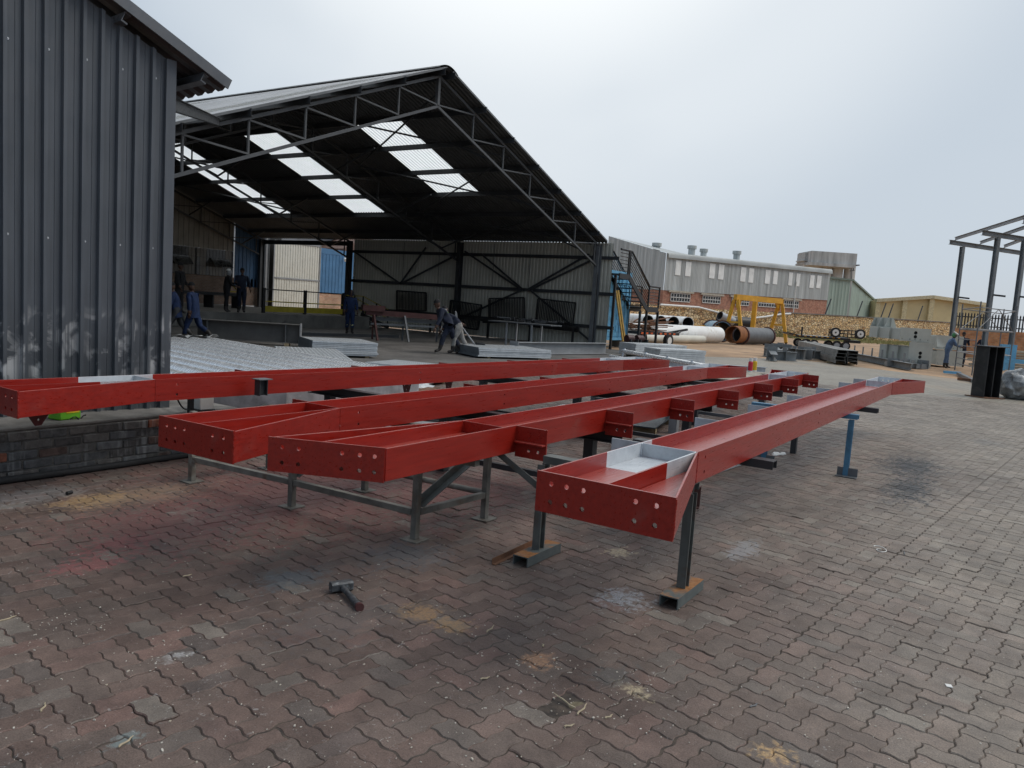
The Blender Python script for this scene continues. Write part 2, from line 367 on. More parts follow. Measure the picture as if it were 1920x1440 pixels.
def far_paving_mat():
    t = NT('far_paving'); p = t.geo.outputs['Position']
    mp_ = t.nd('ShaderNodeMapping'); mp_.inputs['Rotation'].default_value = (0,0,-PV); t.lk(p, mp_.inputs[0])
    br = t.nd('ShaderNodeTexBrick', Scale=1.0); br.inputs['Mortar Size'].default_value = .012; br.inputs['Brick Width'].default_value = .22; br.inputs['Row Height'].default_value = .16
    br.inputs['Color1'].default_value = (.3,.276,.235,1); br.inputs['Color2'].default_value = (.25,.228,.193,1); br.inputs['Mortar'].default_value = (.17,.15,.125,1); t.lk(mp_.outputs[0], br.inputs['Vector'])
    c = t.mix(.8, br.outputs['Color'], t.ramp(t.noise(.5, 6, p), .3, .7, (.72,.7,.66), (1.12,1.1,1.05)), 'MULTIPLY')
    c = t.mix(t.math('MULTIPLY', t.ramp(t.noise(.16, 6, p, 1), .56, .68), .6), c, (.33,.25,.17))
    return t.put(c, .6, 0, .5)
m_farp = far_paving_mat()

# ------------------------------------------------------------------ ground sheets
g = G(); S = 3000; g.add([(-S,-S,-.03),(S,-S,-.03),(S,S,-.03),(-S,S,-.03)], [(0,1,2,3)])
ob('ground', g, m_dirt, kind='structure')
g = G(); pp = [(-6,-8),(34.5,-8),(34.6,2.2),(36.2,4.6),(38.6,8.8),(33.4,11.4),(30,12.6),(30,15.2),(-6,15.2)]
g.add([(x,y,-.0052) for x,y in pp], [tuple(range(len(pp)))])
pavement = ob('pavement', g, m_joint, kind='structure')
far_e = [(21,-8),(34.4,-8),(34.5,2.2),(36.1,4.6),(38.5,8.8),(33.3,11.3),(30,12.5),(21,12.5)]
g = G(); g.add([(x,y,-.004) for x,y in far_e], [tuple(range(len(far_e)))])
far_paving = ob('far_paving', g, m_farp, pavement)

# ------------------------------------------------------------------ pavers: wavy interlocking dominoes in herringbone bond
U = .107
def domino(cells, inset, zt, seg):
    # outline of a row of unit cells, every unit edge bent to the same S so that any neighbours interlock
    n = cells; cor = [(i,0) for i in range(n+1)]+[(n,1)]+[(i,1) for i in range(n-1,-1,-1)]
    pts = []
    ns = 8 if seg > 3 else 4; pr = [(q_/ns, .068*math.sin(2*math.pi*q_/ns)) for q_ in range(ns)]
    for k in range(len(cor)):
        a = Vector(cor[k]); b = Vector(cor[(k+1)%len(cor)]); d = b-a; nl = Vector((-d.y, d.x))
        for s_, h_ in pr: pts.append((a+d*s_+nl*h_)*U)
    c = Vector((n*U/2, U/2)); pts = [p-c for p in pts]; m = len(pts)
    def off(dist):
        o = []
        for i in range(m):
            a, b, e_ = pts[i-1], pts[i], pts[(i+1)%m]
            d1 = (b-a).normalized(); d2 = (e_-b).normalized(); nn = Vector((-(d1.y+d2.y), d1.x+d2.x))
            nn = nn.normalized() if nn.length > 1e-6 else Vector((-d1.y,d1.x)); k = max(.6, nn.dot(Vector((-d1.y,d1.x))))
            o.append(b+nn*(dist/k))
        return o
    return off(inset), off(inset+zt[2]), m
def paver_geo(cells, near):
    lo, hi, m = domino(cells, .0016, (0,0,.0038), 5 if near else 3)
    vs = [(p.x,p.y,0) for p in hi]+[(p.x,p.y,-.0048) for p in lo]; fs = [tuple(range(m))]+[(i+m,(i+1)%m+m,(i+1)%m,i) for i in range(m)]
    if near: vs += [(p.x,p.y,-.014) for p in lo]; fs += [(i+2*m,(i+1)%m+2*m,(i+1)%m+m,i+m) for i in range(m)]
    return vs, fs
SEAM = 1.30                          # a laying joint runs along the yard here (paving coordinates)
def layout():
    out_ = []; filled = set()
    i0, i1, j0, j1 = int(.6/U), int(26/U), int(-7/U), int(13.5/U)
    js = int(SEAM/U)
    for i in range(i0, i1):
        for j in range(j0, j1):
            sh = 2 if j < js else 0
            k = (i-j+sh) % 4
            if k == 0: out_.append((i,j,0))
            elif k == 3:
                if (j < js) == (j+1 < js): out_.append((i,j,1))
                else: out_.append((i,j,2)); 
            elif k == 2 and j == js: out_.append((i,j,2))
    return out_, js
lay, js = layout()
mH = G(); a_, b_ = paver_geo(2, True); mH.add(a_, b_); mesh_p = mH.mesh('paver'); mesh_p.materials.append(m_pav)
mS = G(); a_, b_ = paver_geo(1, True); mS.add(a_, b_); mesh_s = mS.mesh('half_paver'); mesh_s.materials.append(m_pav)
geoF = {c: paver_geo(c, False) for c in (1,2)}
cand = []; hole = gz(1083,1322)
for i, j, k in lay:
    gap = .005 if j < js else 0
    cx = (i+(1 if k == 0 else .5))*U; cy = (j+(1 if k == 1 else .5))*U-gap
    w = PM@Vector((cx,cy,0)); d = w-CAM; dz = d.dot(fw)
    if dz < .8 or w.x > 24 or w.y > 12: continue
    sx, sy = 960+CF*d.dot(rr)/dz, 720-CF*d.dot(uu)/dz
    if sx < -90 or sx > 2010 or sy > 1560: continue
    if w.y > 6.70 and w.x < 5.3: continue
    if dz > 22.5: continue
    if (w-hole).length < .075: continue
    cand.append((w.length, w, k, random.random(), sy))
cand.sort(key=lambda a: a[0])
nn_ = 0; far = G()
for dist, w, k, rv, sy in cand:
    rot = PV+(math.pi/2 if k == 1 else 0)+(math.pi if rv > .5 else 0)+random.gauss(0,.006)
    zz = random.gauss(0,.0012)+(-.0035 if random.random() < .06 else 0)+(.0035 if random.random() < .05 else 0); tx, ty = random.gauss(0,.006), random.gauss(0,.006)
    lv = min(1, max(0,(3.2-noise.noise(w*.35)*3)*.1)); zz = max(-.0028, zz+noise.noise(w*.8)*.003)
    if nn_ < 300 and sy < 1470:
        o = inst('paver' if k < 2 else 'half_paver', mesh_p if k < 2 else mesh_s, pavement, (w.x+random.gauss(0,.0012),w.y+random.gauss(0,.0012),zz), (tx,ty,rot), (1+random.gauss(0,.006),1+random.gauss(0,.008),1)); nn_ += 1
    else:
        vs, fs = geoF[1 if k == 2 else 2]; w = w+V(random.gauss(0,.0012),random.gauss(0,.0012),0); m_ = Matrix.Translation((w.x,w.y,zz))@Matrix.Rotation(rot,4,'Z')@Matrix.Rotation(tx,4,'X')
        far.add([m_@Vector(v) for v in vs], fs)
me = bpy.data.meshes.new('paver_field'); me.from_pydata([tuple(v) for v in far.v], [], far.f); me.materials.append(m_pav)
o = bpy.data.objects.new('paver_field', me); col.objects.link(o); o.parent = pavement; o['kind'] = 'stuff'
# dirt packed into the place of the missing paver
g = G(); g.ell((hole.x,hole.y,-.016),.1,.09,.012,14,4,z0=0); ob('dirt_patch', g, mat('packed_sand', (.2,.17,.11), .95, 0, .4, 30, bump=.6, bs=120), pavement, kind='stuff')
# ------------------------------------------------------------------ the four red haunched beams
FD, FT = .19, .012                   # flange width (stands upright as the beam lies on its side), plate thickness
def beam(name, label, loc, rz, Lb, s, zones, skew=0.0, cl=(), clmat=None, clside=1, clstyle='T', wid=.37, tot=.705, hol=(), zb=.67, k1=1.22, near_p=False):
    """local x along the beam; straight flange outer face at y=0, haunches swing out to y = s*tot"""
    t = thing(name, label, 'steel beam', (loc[0],loc[1],0), rz, 'red steel beams on trestles')
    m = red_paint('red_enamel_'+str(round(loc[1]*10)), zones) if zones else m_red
    z0, z1 = zb, zb+FD; k2 = Lb-k1; S = lambda y: s*y
    def plate(nm, a, b, t_, hs=None, par=t, mm=m):    # upright plate between plan points a and b, thickness to the inside
        a, b = Vector((*a,0)), Vector((*b,0)); d = (b-a).normalized(); ln = (b-a).length; nrm = Vector((-d.y,d.x,0))*t_
        g = G()
        if hs: g.holed([(0,0),(ln,0),(ln,FD),(0,FD)], hs, a+Vector((0,0,z0)), d, (0,0,1), -t_)
        else: g.pris([a+Vector((0,0,z0)), b+Vector((0,0,z0)), b+Vector((0,0,z1)), a+Vector((0,0,z1))], nrm)
        return ob(nm, g, mm, par, bev=0 if hs else .0022)
    plate('flange', (.012+(0 if s < 0 else 0),0), (Lb-.012,0), S(FT))
    xo = .012+skew*wid/tot
    hs = [(x-xo, z, .011) for x in hol for z in (.05,.14)]
    plate('flange', (xo,S(wid)), (Lb-.012,S(wid)), -S(FT), hs)
    g = G(); zm = z0+FD/2
    g.pris([(.0135,S(FT+.001),zm),(Lb-.013,S(FT+.001),zm),(Lb-.013,S(wid-FT-.001),zm),(xo,S(wid-FT-.001),zm)], (0,0,.01))
    ob('web', g, m, t)
    for x0, xk, sk in ((.012,k1,skew),(Lb-.012,k2,0)):
        plate('haunch_flange', (x0+sk,S(tot)), (xk,S(wid)), -S(FT)*(1 if xk > x0 else -1))
        g = G(); a = xk+(x0+sk-xk)*.04; g.pris([(x0+sk*.6,S(wid+.001),zm),(x0+sk,S(tot-.012),zm),(xk+(x0-xk)*.08,S(wid+.012),zm)], (0,0,.01)); ob('haunch_web', g, m, t)
        g = G(); g.pris([(xk,S(FT),z0+.004),(xk,S(wid-FT),z0+.004),(xk,S(wid-FT),z1-.002),(xk,S(FT),z1-.002)], (.01,0,0)); ob('stiffener', g, m_prim if (xk > Lb/2 or near_p) else m, t, bev=.0015)
    # weld beads down the outer seams and inside the corners
    g = G(); rw = random.Random(int(loc[1]*10))
    seams = [(.006,S(tot*.999) if not skew else S(tot)),(k1,S(wid)),(Lb-k1,S(wid)),(.016,S(FT+.002)),(k1-.003,S(FT+.002)),(k1-.003,S(wid-FT-.002)),(k1+.013,S(wid-FT-.002))]
    for x, y in seams:
        if skew and y == S(tot): x += skew
        n_ = 22; g.tube([V(x+rw.gauss(0,.0008), y+rw.gauss(0,.0008), z0+.004+(FD-.008)*i/n_) for i in range(n_+1)], [.0038+rw.random()*.0018 for i in range(n_+1)], 6)
    ob('weld_bead', g, m, t, kind='stuff')
    # end plates with two rows of bolt holes
    fr = [.115,.233,.36,.735,.876] if s < 0 else [.124,.267,.64,.79,.915][::-1]
    for x0, sk in ((0,skew),(Lb,0)):
        a = Vector((x0,0,z0)); b = Vector((x0+sk,S(tot),z0)); d = (b-a).normalized(); ln = (b-a).length
        f2 = fr if s < 0 else [1-q for q in fr]
        g = G(); g.holed([(0,-.004),(ln,-.004),(ln,FD+.003),(0,FD+.003)], [(q*ln,zz,.0125) for q in f2 for zz in (.05,.14)], a, d, (0,0,1), (-.013 if (s < 0) == (x0 == 0) else .013))
        ob('end_plate', g, m, t)
    for x in cl:
        cm = clmat or m; sd_ = clside
        y0 = 0 if (sd_ > 0) == (s < 0) else S(wid)     # flange face the cleat is welded to
        if s > 0: y0 = 0
        yo = y0+sd_*.25
        if clstyle == 'T':
            g = G(); a = Vector((x,y0,z0-.03)); hs2 = [(.11,.055,.012),(.185,.055,.012)]
            g.holed([(0,0),(.25,0),(.25,.218),(0,.218)], hs2, a, (0,sd_,0), (0,0,1), -.012*sd_)
            c_ = ob('cleat', g, cm, t)
            g = G(); g.pris([(x-.02,y0+sd_*.001,z0+.075),(x-.062,y0+sd_*.02,z0+.075),(x-.062,yo-sd_*.004,z0+.075),(x-.013,yo-sd_*.004,z0+.075),(x-.013,y0+sd_*.001,z0+.075)], (0,0,.011))
            ob('shelf', g, cm, c_, bev=.002)
            g = G()
            for q in (.11,.185): g.cyl((x-.012,y0+sd_*q,z0+.135),(x-.0195,y0+sd_*q,z0+.135),.013,n=6)
            ob('bolt', g, cm, c_)
        else:
            g = G(); g.holed([(0,0),(.2,0),(.2,.178),(0,.178)], [(.1,.12,.014)], (x,y0,z0+.008), (0,sd_,0), (0,0,1), .01)
            ob('cleat', g, cm, t)
    return t, m
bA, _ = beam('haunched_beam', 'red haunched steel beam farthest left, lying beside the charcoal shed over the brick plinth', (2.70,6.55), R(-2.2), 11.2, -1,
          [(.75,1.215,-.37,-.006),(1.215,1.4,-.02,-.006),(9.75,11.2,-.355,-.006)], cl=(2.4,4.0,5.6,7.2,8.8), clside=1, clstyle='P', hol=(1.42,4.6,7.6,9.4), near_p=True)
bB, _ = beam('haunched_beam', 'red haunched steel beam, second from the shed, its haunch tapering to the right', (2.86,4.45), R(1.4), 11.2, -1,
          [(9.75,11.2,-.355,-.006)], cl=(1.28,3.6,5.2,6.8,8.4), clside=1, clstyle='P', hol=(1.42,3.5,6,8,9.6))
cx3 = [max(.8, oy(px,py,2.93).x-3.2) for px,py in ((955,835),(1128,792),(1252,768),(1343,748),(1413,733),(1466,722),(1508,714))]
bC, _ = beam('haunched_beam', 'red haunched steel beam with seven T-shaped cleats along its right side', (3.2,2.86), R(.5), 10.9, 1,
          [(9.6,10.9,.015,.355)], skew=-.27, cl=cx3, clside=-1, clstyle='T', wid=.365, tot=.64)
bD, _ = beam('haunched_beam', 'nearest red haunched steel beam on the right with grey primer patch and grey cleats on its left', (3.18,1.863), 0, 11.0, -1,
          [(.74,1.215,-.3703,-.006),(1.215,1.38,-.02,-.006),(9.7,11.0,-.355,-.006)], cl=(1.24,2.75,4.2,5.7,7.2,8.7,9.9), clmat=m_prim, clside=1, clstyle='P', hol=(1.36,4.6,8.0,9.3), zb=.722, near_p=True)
# gusset plates under the left-hand beam and a short dark stub of I section clipped to its side
for lx, w_ in ((.3,.21),(4.55,.16),(5.35,.16)):
    g = G(); g.holed([(-w_/2,0),(-w_/4 if lx > 1 else -.025,-.13),(w_/4 if lx > 1 else .02,-.13),(w_/2,0)], [(-.04,-.03,.009),(.04,-.03,.009),(0,-.085,.009)], (lx,-.33 if lx < 1 else -.2,.668), (1,0,0), (0,0,1), .01)
    ob('gusset_plate', g, mat('dark_red_gusset', (.1,.012,.012), .4), bA)
q = gz(505,722,.76)
t = thing('steel_stub', 'short dark I-section stub hooked on the side of the leftmost red beam', 'steel offcut', (4.85,5.99,0), R(-2.2))
g = G(); g.ext(ipr(.09,.08,.007,.006), (0,.0,.69), (0,.0,.842)); ob('shaft', g, m_steel, t)
g = G(); g.box(-.075,.075,-.07,.05,.842,.85); ob('cap_plate', g, m_steel2, t)
t.location = (4.85,6.0-.075,0)

# ------------------------------------------------------------------ trestles
m_tg = mat('grey_green_trestle', (.2,.195,.172), .6, 0, .35, 7, dirt=(.12,.09,.065))
m_tg2 = mat('green_grey_stand', (.115,.125,.118), .55, 0, .3, 7, dirt=(.1,.065,.045))
def foot(g, x, y, r=.075): g.box(x-r,x+r,y-r,y+r,.002,.009)
t = thing('steel_trestle', 'low grey six-legged steel trestle under the near ends of the three left beams', 'trestle', (4.2,4.6,0))
A, B, C = V(4.06,5.82,0), V(4.13,4.64,0), V(4.17,3.41,0); D, E_, F_ = V(4.97,3.37,0), V(4.93,4.62,0), V(4.87,5.8,0); UPz = Vector((0,0,1))
for p in (A,B,C,D,E_,F_):
    g = G(); g.box(p.x-.024,p.x+.024,p.y-.024,p.y+.024,.009,.615); lg = ob('leg', g, m_tg, t, w=True, bev=.003)
    g = G(); foot(g,p.x,p.y); ob('foot_plate', g, m_tg, lg, w=True)
def rail(a, b, za, zb_, w=.045, h=.045, mm=m_tg, nm='rail', par=t): g = G(); g.bar(a+UPz*za, b+UPz*zb_, w, h); return ob(nm, g, mm, par, w=True, bev=.002)
e1, e2 = V(0,.03,0), V(.03,0,0)
rail(A-e1, B+e1, .2,.2); rail(B-e1, C+e1, .2,.2); rail(C+e2, D-e2, .2,.2, nm='side_rail'); rail(A+e2, F_-e2, .2,.2, nm='side_rail')
g = G(); g.cyl(D+V(0,.03,.21), E_+V(0,-.03,.21), .024, n=10); g.cyl(E_+V(0,.03,.21), F_+V(0,-.03,.21), .024, n=10); ob('back_rail', g, m_tg, t, w=True)
for a, b in ((C,D),(B,E_),(A,F_)):
    g = G(); g.ext(lpr(.06,.06,.006), a+V(.03,.012,.24), b+V(-.03,.012,.58)); ob('diagonal_brace', g, m_tg2, t, w=True)
rail(V(4.1,4.72,0), C-V(0,.5,0), .642,.642, .06,.054, nm='top_rail'); rail(V(4.92,4.75,0), D-V(0,.4,0), .642,.642, .06,.054, nm='top_rail')

def stand(label, x0, ys, zt, feet, mleg, legs=True):
    t = thing('beam_stand', label, 'trestle', (x0,sum(ys)/len(ys),0)); 
    for y in ys:
        g = G(); g.ext(ipr(.07,.055,.008,.007), (x0,y,.068 if feet == 'channel' else .012), (x0,y,zt-.07), up=(1,0,0)); lg = ob('leg', g, mleg, t, w=True)
        if feet == 'channel':
            g = G(); g.ext(upr(.115,.065,.007), (x0-.22,y,.003), (x0+.22,y,.003)); ob('channel_foot', g, m_feet, lg, w=True)
        elif feet == 'angle':
            g = G(); g.ext(lpr(.1,.1,.009), (x0-.02,y+.09,.003), (x0-.02,y-.13,.003)); ob('angle_foot', g, m_steel2, lg, w=True)
    return t
def feet_mat():
    m = NT('rust_topped_channel'); n_ = m.noise(6,6,None,.5); s_ = m.sep(m.geo.outputs['Normal'])
    up_ = m.math('MULTIPLY', m.math('GREATER_THAN', s_[2], .8), m.ramp(n_, .44, .56))
    return m.put(m.mix(up_, m.ramp(m.noise(9), .3,.7,(.075,.09,.09),(.12,.135,.13)), m.ramp(m.noise(30),.3,.7,(.2,.075,.02),(.36,.17,.06))), .7)
m_feet = feet_mat()
t = stand('two-legged green-grey stand on rusty channel feet under the near end of the right beam', 4.45, [1.53,2.56], .72, 'channel', m_tg2)
g = G(); g.ext(upr(.1,.05,.007), (4.45,1.5,.668), (4.45,2.54,.668)); ob('cross_bar', g, m_tg2, t, w=True)
g = G(); g.ext(lpr(.045,.045,.005), (4.46,2.52,.42), (4.46,2.98,.66)); ob('knee_brace', g, m_tg2, t, w=True)
g = G(); g.bar((4.45,1.58,.56),(4.45,2.5,.56),.04,.05); ob('tie_bar', g, m_tg2, t, w=True)
# loose angle beside the left foot
t2 = thing('angle_offcut', 'thin rusty angle offcut lying against the left channel foot', 'steel offcut', (4.42,2.72,0), R(2))
g = G(); g.ext(lpr(.03,.04,.004), (-.3,0,.003), (.33,0,.003)); ob('angle', g, m_rust, t2)
t = stand('pale blue leg stand with angle foot under the far half of the right beam', 9.49, [1.47,2.4], .722, 'angle', m_mblue)
g = G(); g.ext(upr(.1,.055,.007), (9.49,1.4,.665), (9.49,2.6,.665)); ob('cross_bar', g, m_mblue, t, w=True)
for i, (x, lab) in enumerate(((5.62,'dark channel bearer end sticking out under the near half of the right beam'),(10.55,'dark channel bearer end sticking out under the far half of the right beam'))):
    t = thing('bearer', lab, 'steel bearer', (x,1.9,0))
    g = G(); g.ext(upr(.11,.06,.007), (x,1.34,.66), (x,2.42,.66)); ob('channel', g, m_steel, t, w=True)
    for y in (2.3,):
        g = G(); g.box(x-.035,x+.035,y-.035,y+.035,.0,.658); ob('leg', g, m_steel, t, w=True)
def frame_trestle(label, x, y0, y1, zt, mm, n=3):
    t = thing('steel_trestle', label, 'trestle', (x,(y0+y1)/2,0))
    for i in range(n):
        y = y0+(y1-y0)*i/(n-1); g = G(); g.box(x-.045,x+.045,y-.045,y+.045,.0,zt-.1); ob('leg', g, mm, t, w=True)
    g = G(); g.ext(ipr(.1,.1,.01,.008), (x,y0-.3,zt-.051), (x,y1+.3,zt-.051)); ob('top_beam', g, mm, t, w=True)
    g = G(); g.bar((x,y0+.05,.16),(x,y1-.05,.16),.05,.05); ob('tie_bar', g, mm, t, w=True)
    return t
frame_trestle('dark square-tube trestle under the middle of the three left beams', 6.1, 3.05, 6.3, .668, m_steel)
frame_trestle('dark trestle with I-section top near the far middle of the left beams', 9.2, 3.3, 6.4, .668, m_steel)
frame_trestle('grey trestle under the far ends of the left beams', 12.2, 3.2, 6.1, .668, m_steel2)
# grey fabricated box sections and dark plate between the two right beams
t = thing('box_section', 'grey welded box section standing on edge between the two right beams', 'steel section', (8.55,2.72,0), R(-4))
g = G(); g.ext(ipr(.46,.3,.014,.012), (-.75,0,.235), (1.0,0,.235)); ob('profile', g, m_lsteel, t, bev=.002)
for x in (-.5,-.05,.4,.85):
    for s_ in (-1,1):
        g = G(); g.box(x-.006,x+.006,min(s_*.007,s_*.145),max(s_*.007,s_*.145),.025,.445); ob('stiffener', g, m_lsteel, t)
t = thing('square_post', 'grey square post standing between the two right beams', 'steel post', gz(1262,812), R(4))
g = G(); g.box(-.06,.06,-.06,.06,0,.62); ob('shaft', g, m_lsteel, t, bev=.004); g = G(); g.box(-.1,.1,-.1,.1,.62,.632); ob('cap_plate', g, m_lsteel, t)
m_dplate = mat('blue_black_plate', (.035,.05,.06), .4, .3, .3, 3)
t = thing('steel_plate', 'dark blue-black steel plate lying low behind the cleated beam', 'steel plate', gz(1210,788,.1), R(12))
g = G(); g.box(-.8,.8,-.3,.3,.0,.02); ob('plate', g, m_dplate, t, bev=.002)
for x in (-.6,.6):
    g = G(); g.box(x-.05,x+.05,-.28,.28,-.1,.0); ob('timber', g, m_wood, t)
m_brn = mat('dark_red_channel', (.12,.045,.035), .6, 0, .3, 6, dirt=(.09,.05,.04))
t = thing('red_channel', 'dark red primed channel on the paving behind the grey-cleated beam end', 'steel channel', (6.55,2.95,0), R(-78))
g = G(); g.ext(cpr(.2,.07,.008), (-.65,0,.1), (.75,0,.1)); ob('profile', g, m_brn, t, bev=.002)
t = thing('white_rag', 'crumpled whitish rag on the paving under the right beam', 'rag', gz(1455,852))
g = G(); g.ell((0,0,.0),.11,.05,.03,16,5,z0=0); g.ell((.1,-.06,.0),.09,.04,.025,16,5,z0=0)
for v in g.v: v += Vector((noise.noise(v*25),noise.noise(v*25+V(5,0,0)),0))*.02; v.z = max(0,v.z+noise.noise(v*40)*.015)
ob('cloth', g, m_white, t)
# ------------------------------------------------------------------ brick plinth, slab and the charcoal shed
m_mort = mat('plinth_mortar', (.16,.15,.135), .95, 0, .4, 12, bump=.5, bs=60, dirt=(.07,.065,.06))
pl = thing('brick_plinth', 'low grimy brick plinth with concrete top under the charcoal shed', 'plinth', (3.4,6.72,0))
g = G(); g.box(-3.5,5.15,6.724,9.2,-.02,.408); ob('core', g, m_mort, pl, w=True)
g = G(); g.pris([(-3.5,6.722,.408),(5.22,6.722,.408),(5.22,9.2,.408),(-3.5,9.2,.408)], (0,0,.035))
top = ob('concrete_top', g, mat('grimy_concrete', (.21,.2,.185), .85, 0, .4, 3, bump=.7, bs=25, dirt=(.1,.095,.09)), pl, w=True, bev=.012)
def brick_mat():
    t = NT('sooty_brick'); oi = t.nd('ShaderNodeObjectInfo'); p = t.geo.outputs['Position']
    cr = t.nd('ShaderNodeValToRGB'); cr.color_ramp.interpolation = 'CONSTANT'; E2 = cr.color_ramp.elements
    E2[0].position = 0; E2[0].color = (.1,.1,.102,1); E2[1].position = .3; E2[1].color = (.13,.12,.112,1)
    for ps, cc in ((.5,(.085,.078,.075,1)),(.68,(.15,.15,.15,1)),(.8,(.13,.085,.07,1)),(.93,(.27,.1,.06,1))): q = E2.new(ps); q.color = cc
    t.lk(oi.outputs['Random'], cr.inputs[0]); c = cr.outputs[0]
    c = t.mix(.9, c, t.ramp(t.noise(14, 7, p, .6), .3, .7, (.5,.5,.5), (1.4,1.38,1.35)), 'MULTIPLY')
    mp_ = t.nd('ShaderNodeMapping'); mp_.inputs['Scale'].default_value = (9,9,1.1); t.lk(p, mp_.inputs[0])
    c = t.mix(t.math('MULTIPLY', t.ramp(t.noise(1.6, 6, mp_.outputs[0], .5), .6, .72), .6), c, (.33,.33,.32))      # pale lime runs
    t.bump(t.noise(60, 6, p), .7, .006); return t.put(c, .85)
m_brk = brick_mat()
g = G(); g.box(-.115,.115,-.05,.05,-.036,.036); mb = g.mesh('brick'); mb.materials.append(m_brk)
bm = bmesh.new(); bm.from_mesh(mb); bmesh.ops.bevel(bm, geom=list(bm.edges), offset=.007, segments=1, affect='EDGES'); bm.to_mesh(mb); bm.free()
org = WM[pl].inverted()
for r_ in range(5):
    z = .042+r_*.081
    for i in range(24):
        x = 1.9+i*.243+(.12 if r_%2 else 0)
        if x > 5.02: continue
        o = inst('brick', mb, pl, org@V(x,6.765+random.gauss(0,.005),z), (random.gauss(0,.02),random.gauss(0,.012),random.gauss(0,.02)), (1+random.gauss(0,.02),1,1+random.gauss(0,.02)))
for r_ in range(5):
    for i in range(7):
        y = 6.95+i*.243+(.12 if r_%2 else 0); inst('brick', mb, pl, org@V(5.14+random.gauss(0,.004),y,.042+r_*.081), (0,0,R(90)+random.gauss(0,.02)))
t = thing('black_pipe', 'black plastic pipe lying along the foot of the brick plinth', 'pipe', (3.5,6.66,0))
g = G(); g.tube([(.8+.35*i, 6.655+.012*math.sin(i*1.3)-.0*i, .03) for i in range(12)]+[(5.1,6.6,.03),(5.4,6.45,.03),(5.8,6.0,.03),(6.1,5.4,.03)], .03, 10); ob('hose', g, m_rub, t, w=True)

# shed: corrugated wall facing the camera, sloping roof with overhang
SD = R(-6.63); sh = thing('charcoal_shed', 'charcoal profiled-sheet shed with a sloping overhanging roof standing on the brick plinth', 'shed', (4.61,7.108,.443), SD)
SL = -.43
ibr = [(0,0),(.01,.04),(.04,.04),(.05,0),(.105,0),(.108,.004),(.113,.004),(.116,0),(.14,0)]; PIT = .1545
def shed_wall_mat():
    t = NT('worn_charcoal_sheet'); o = t.tc.outputs['Object']; s = t.sep(o)
    c = t.ramp(t.noise(1.5, 5), .3, .7, (.075,.087,.102), (.098,.112,.131))
    mp_ = t.nd('ShaderNodeMapping'); mp_.inputs['Scale'].default_value = (16,16,.7); t.lk(o, mp_.inputs[0])
    c = t.mix(.55, c, t.ramp(t.noise(1.4, 7, mp_.outputs[0]), .3, .7, (.7,.7,.7), (1.22,1.22,1.22)), 'MULTIPLY')
    # scuffed and splashed band near the floor; sheet darker towards the bottom
    band = t.math('MULTIPLY', t.ramp(s[2], .8, 1.5, (1,1,1), (0,0,0)), t.ramp(s[2], .15, .42, (.25,)*3, (1,1,1)))
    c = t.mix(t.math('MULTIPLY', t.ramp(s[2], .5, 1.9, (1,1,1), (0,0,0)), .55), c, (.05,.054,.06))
    sc_ = t.math('MULTIPLY', t.ramp(t.noise(.4, 5, mp_.outputs[0], .8), .46, .58), t.ramp(t.noise(4.2, 5, None, .5), .5, .6))
    c = t.mix(t.math('MULTIPLY', t.math('MULTIPLY', sc_, band), .8), c, (.5,.51,.52))
    spk = t.math('MULTIPLY', t.ramp(t.noise(55, 4), .72, .76), t.ramp(s[2], .1, 2.2, (.8,)*3, (.1,)*3)); c = t.mix(spk, c, (.4,.41,.42))
    return t.put(c, t.ramp(t.noise(3, 5), .3, .7, (.3,)*3, (.5,)*3), 0, .5)
m_shed = shed_wall_mat()
g = G(); LW = 9.0
g.corr((-LW,0,.0), (1,0,0), LW-.02, (0,0,1), 0, (0,-1,0), ibr, PIT, top=lambda a: 3.38+SL*(a-LW)-.02)
ob('wall_sheet', g, m_shed, sh)
g = G(); g.corr((0,0,0), (0,1,0), 4.5, (0,0,1), 3.36, (1,0,0), ibr, PIT); g.box(-.05,.045,-.042,.04,0,3.37); ob('side_wall_sheet', g, m_shed, sh)
g = G()
for z in (1.57,3.17,.12):
    k = 0
    for i in range(2,24):
        x = -LW+(i*2+60-60)*PIT+.095
        x = -.14-.309*i+.309*2
        if x > -.02 or z > 3.38+SL*x-.1: continue
        g.cyl((x,0,z),(x,-.006,z),.011,n=8); g.ell((x,-.006,z),.006,.005,.006,8,4)
ob('roof_screws', g, m_galv, sh)
# roof: profiled sheet falling to +x, verge trim, purlins
ang = math.atan(SL); ca, sa = math.cos(ang), math.sin(ang)
rd = Vector((ca,0,sa)); rn = Vector((-sa,0,ca)); r_top = V(0,-.16,3.44)
g = G(); g.corr(r_top-rd*9, (0,1,0), 5.2, rd, 9+.57, rn, [(0,0),(.03,.04),(.08,.04),(.11,0)], .2)
ob('roof_sheet', g, m_roofd, sh)
g = G(); g.bar(r_top-rd*9+V(0,-.012,.045), r_top+rd*.575+V(0,-.012,.045), .02, .1, up=rn); g.bar(r_top-rd*9+V(0,.03,.092), r_top+rd*.575+V(0,.03,.092), .1, .006, up=rn); ob('verge_trim', g, m_char, sh)
for d_ in (-3.6,-2.05,-.5,.33):
    c_ = r_top+rd*d_-rn*.052; g = G(); pr = [(-.03,-.05),(.03,-.05),(.03,-.035),(-.022,-.035),(-.022,.035),(.03,.035),(.03,.05),(-.03,.05)]
    g.ext(pr, c_+V(0,.02,0), c_+V(0,5.0,0), up=rn); ob('purlin', g, m_char, sh)
# tie beam from the shed to the hall truss
q = WM[sh]@V(-.06,.3,3.07)
g = G(); g.ext(ipr(.16,.11,.01,.008), q, oy(411,229,16.0)); tie = ob('tie_beam', g, m_steel, sh, w=True)
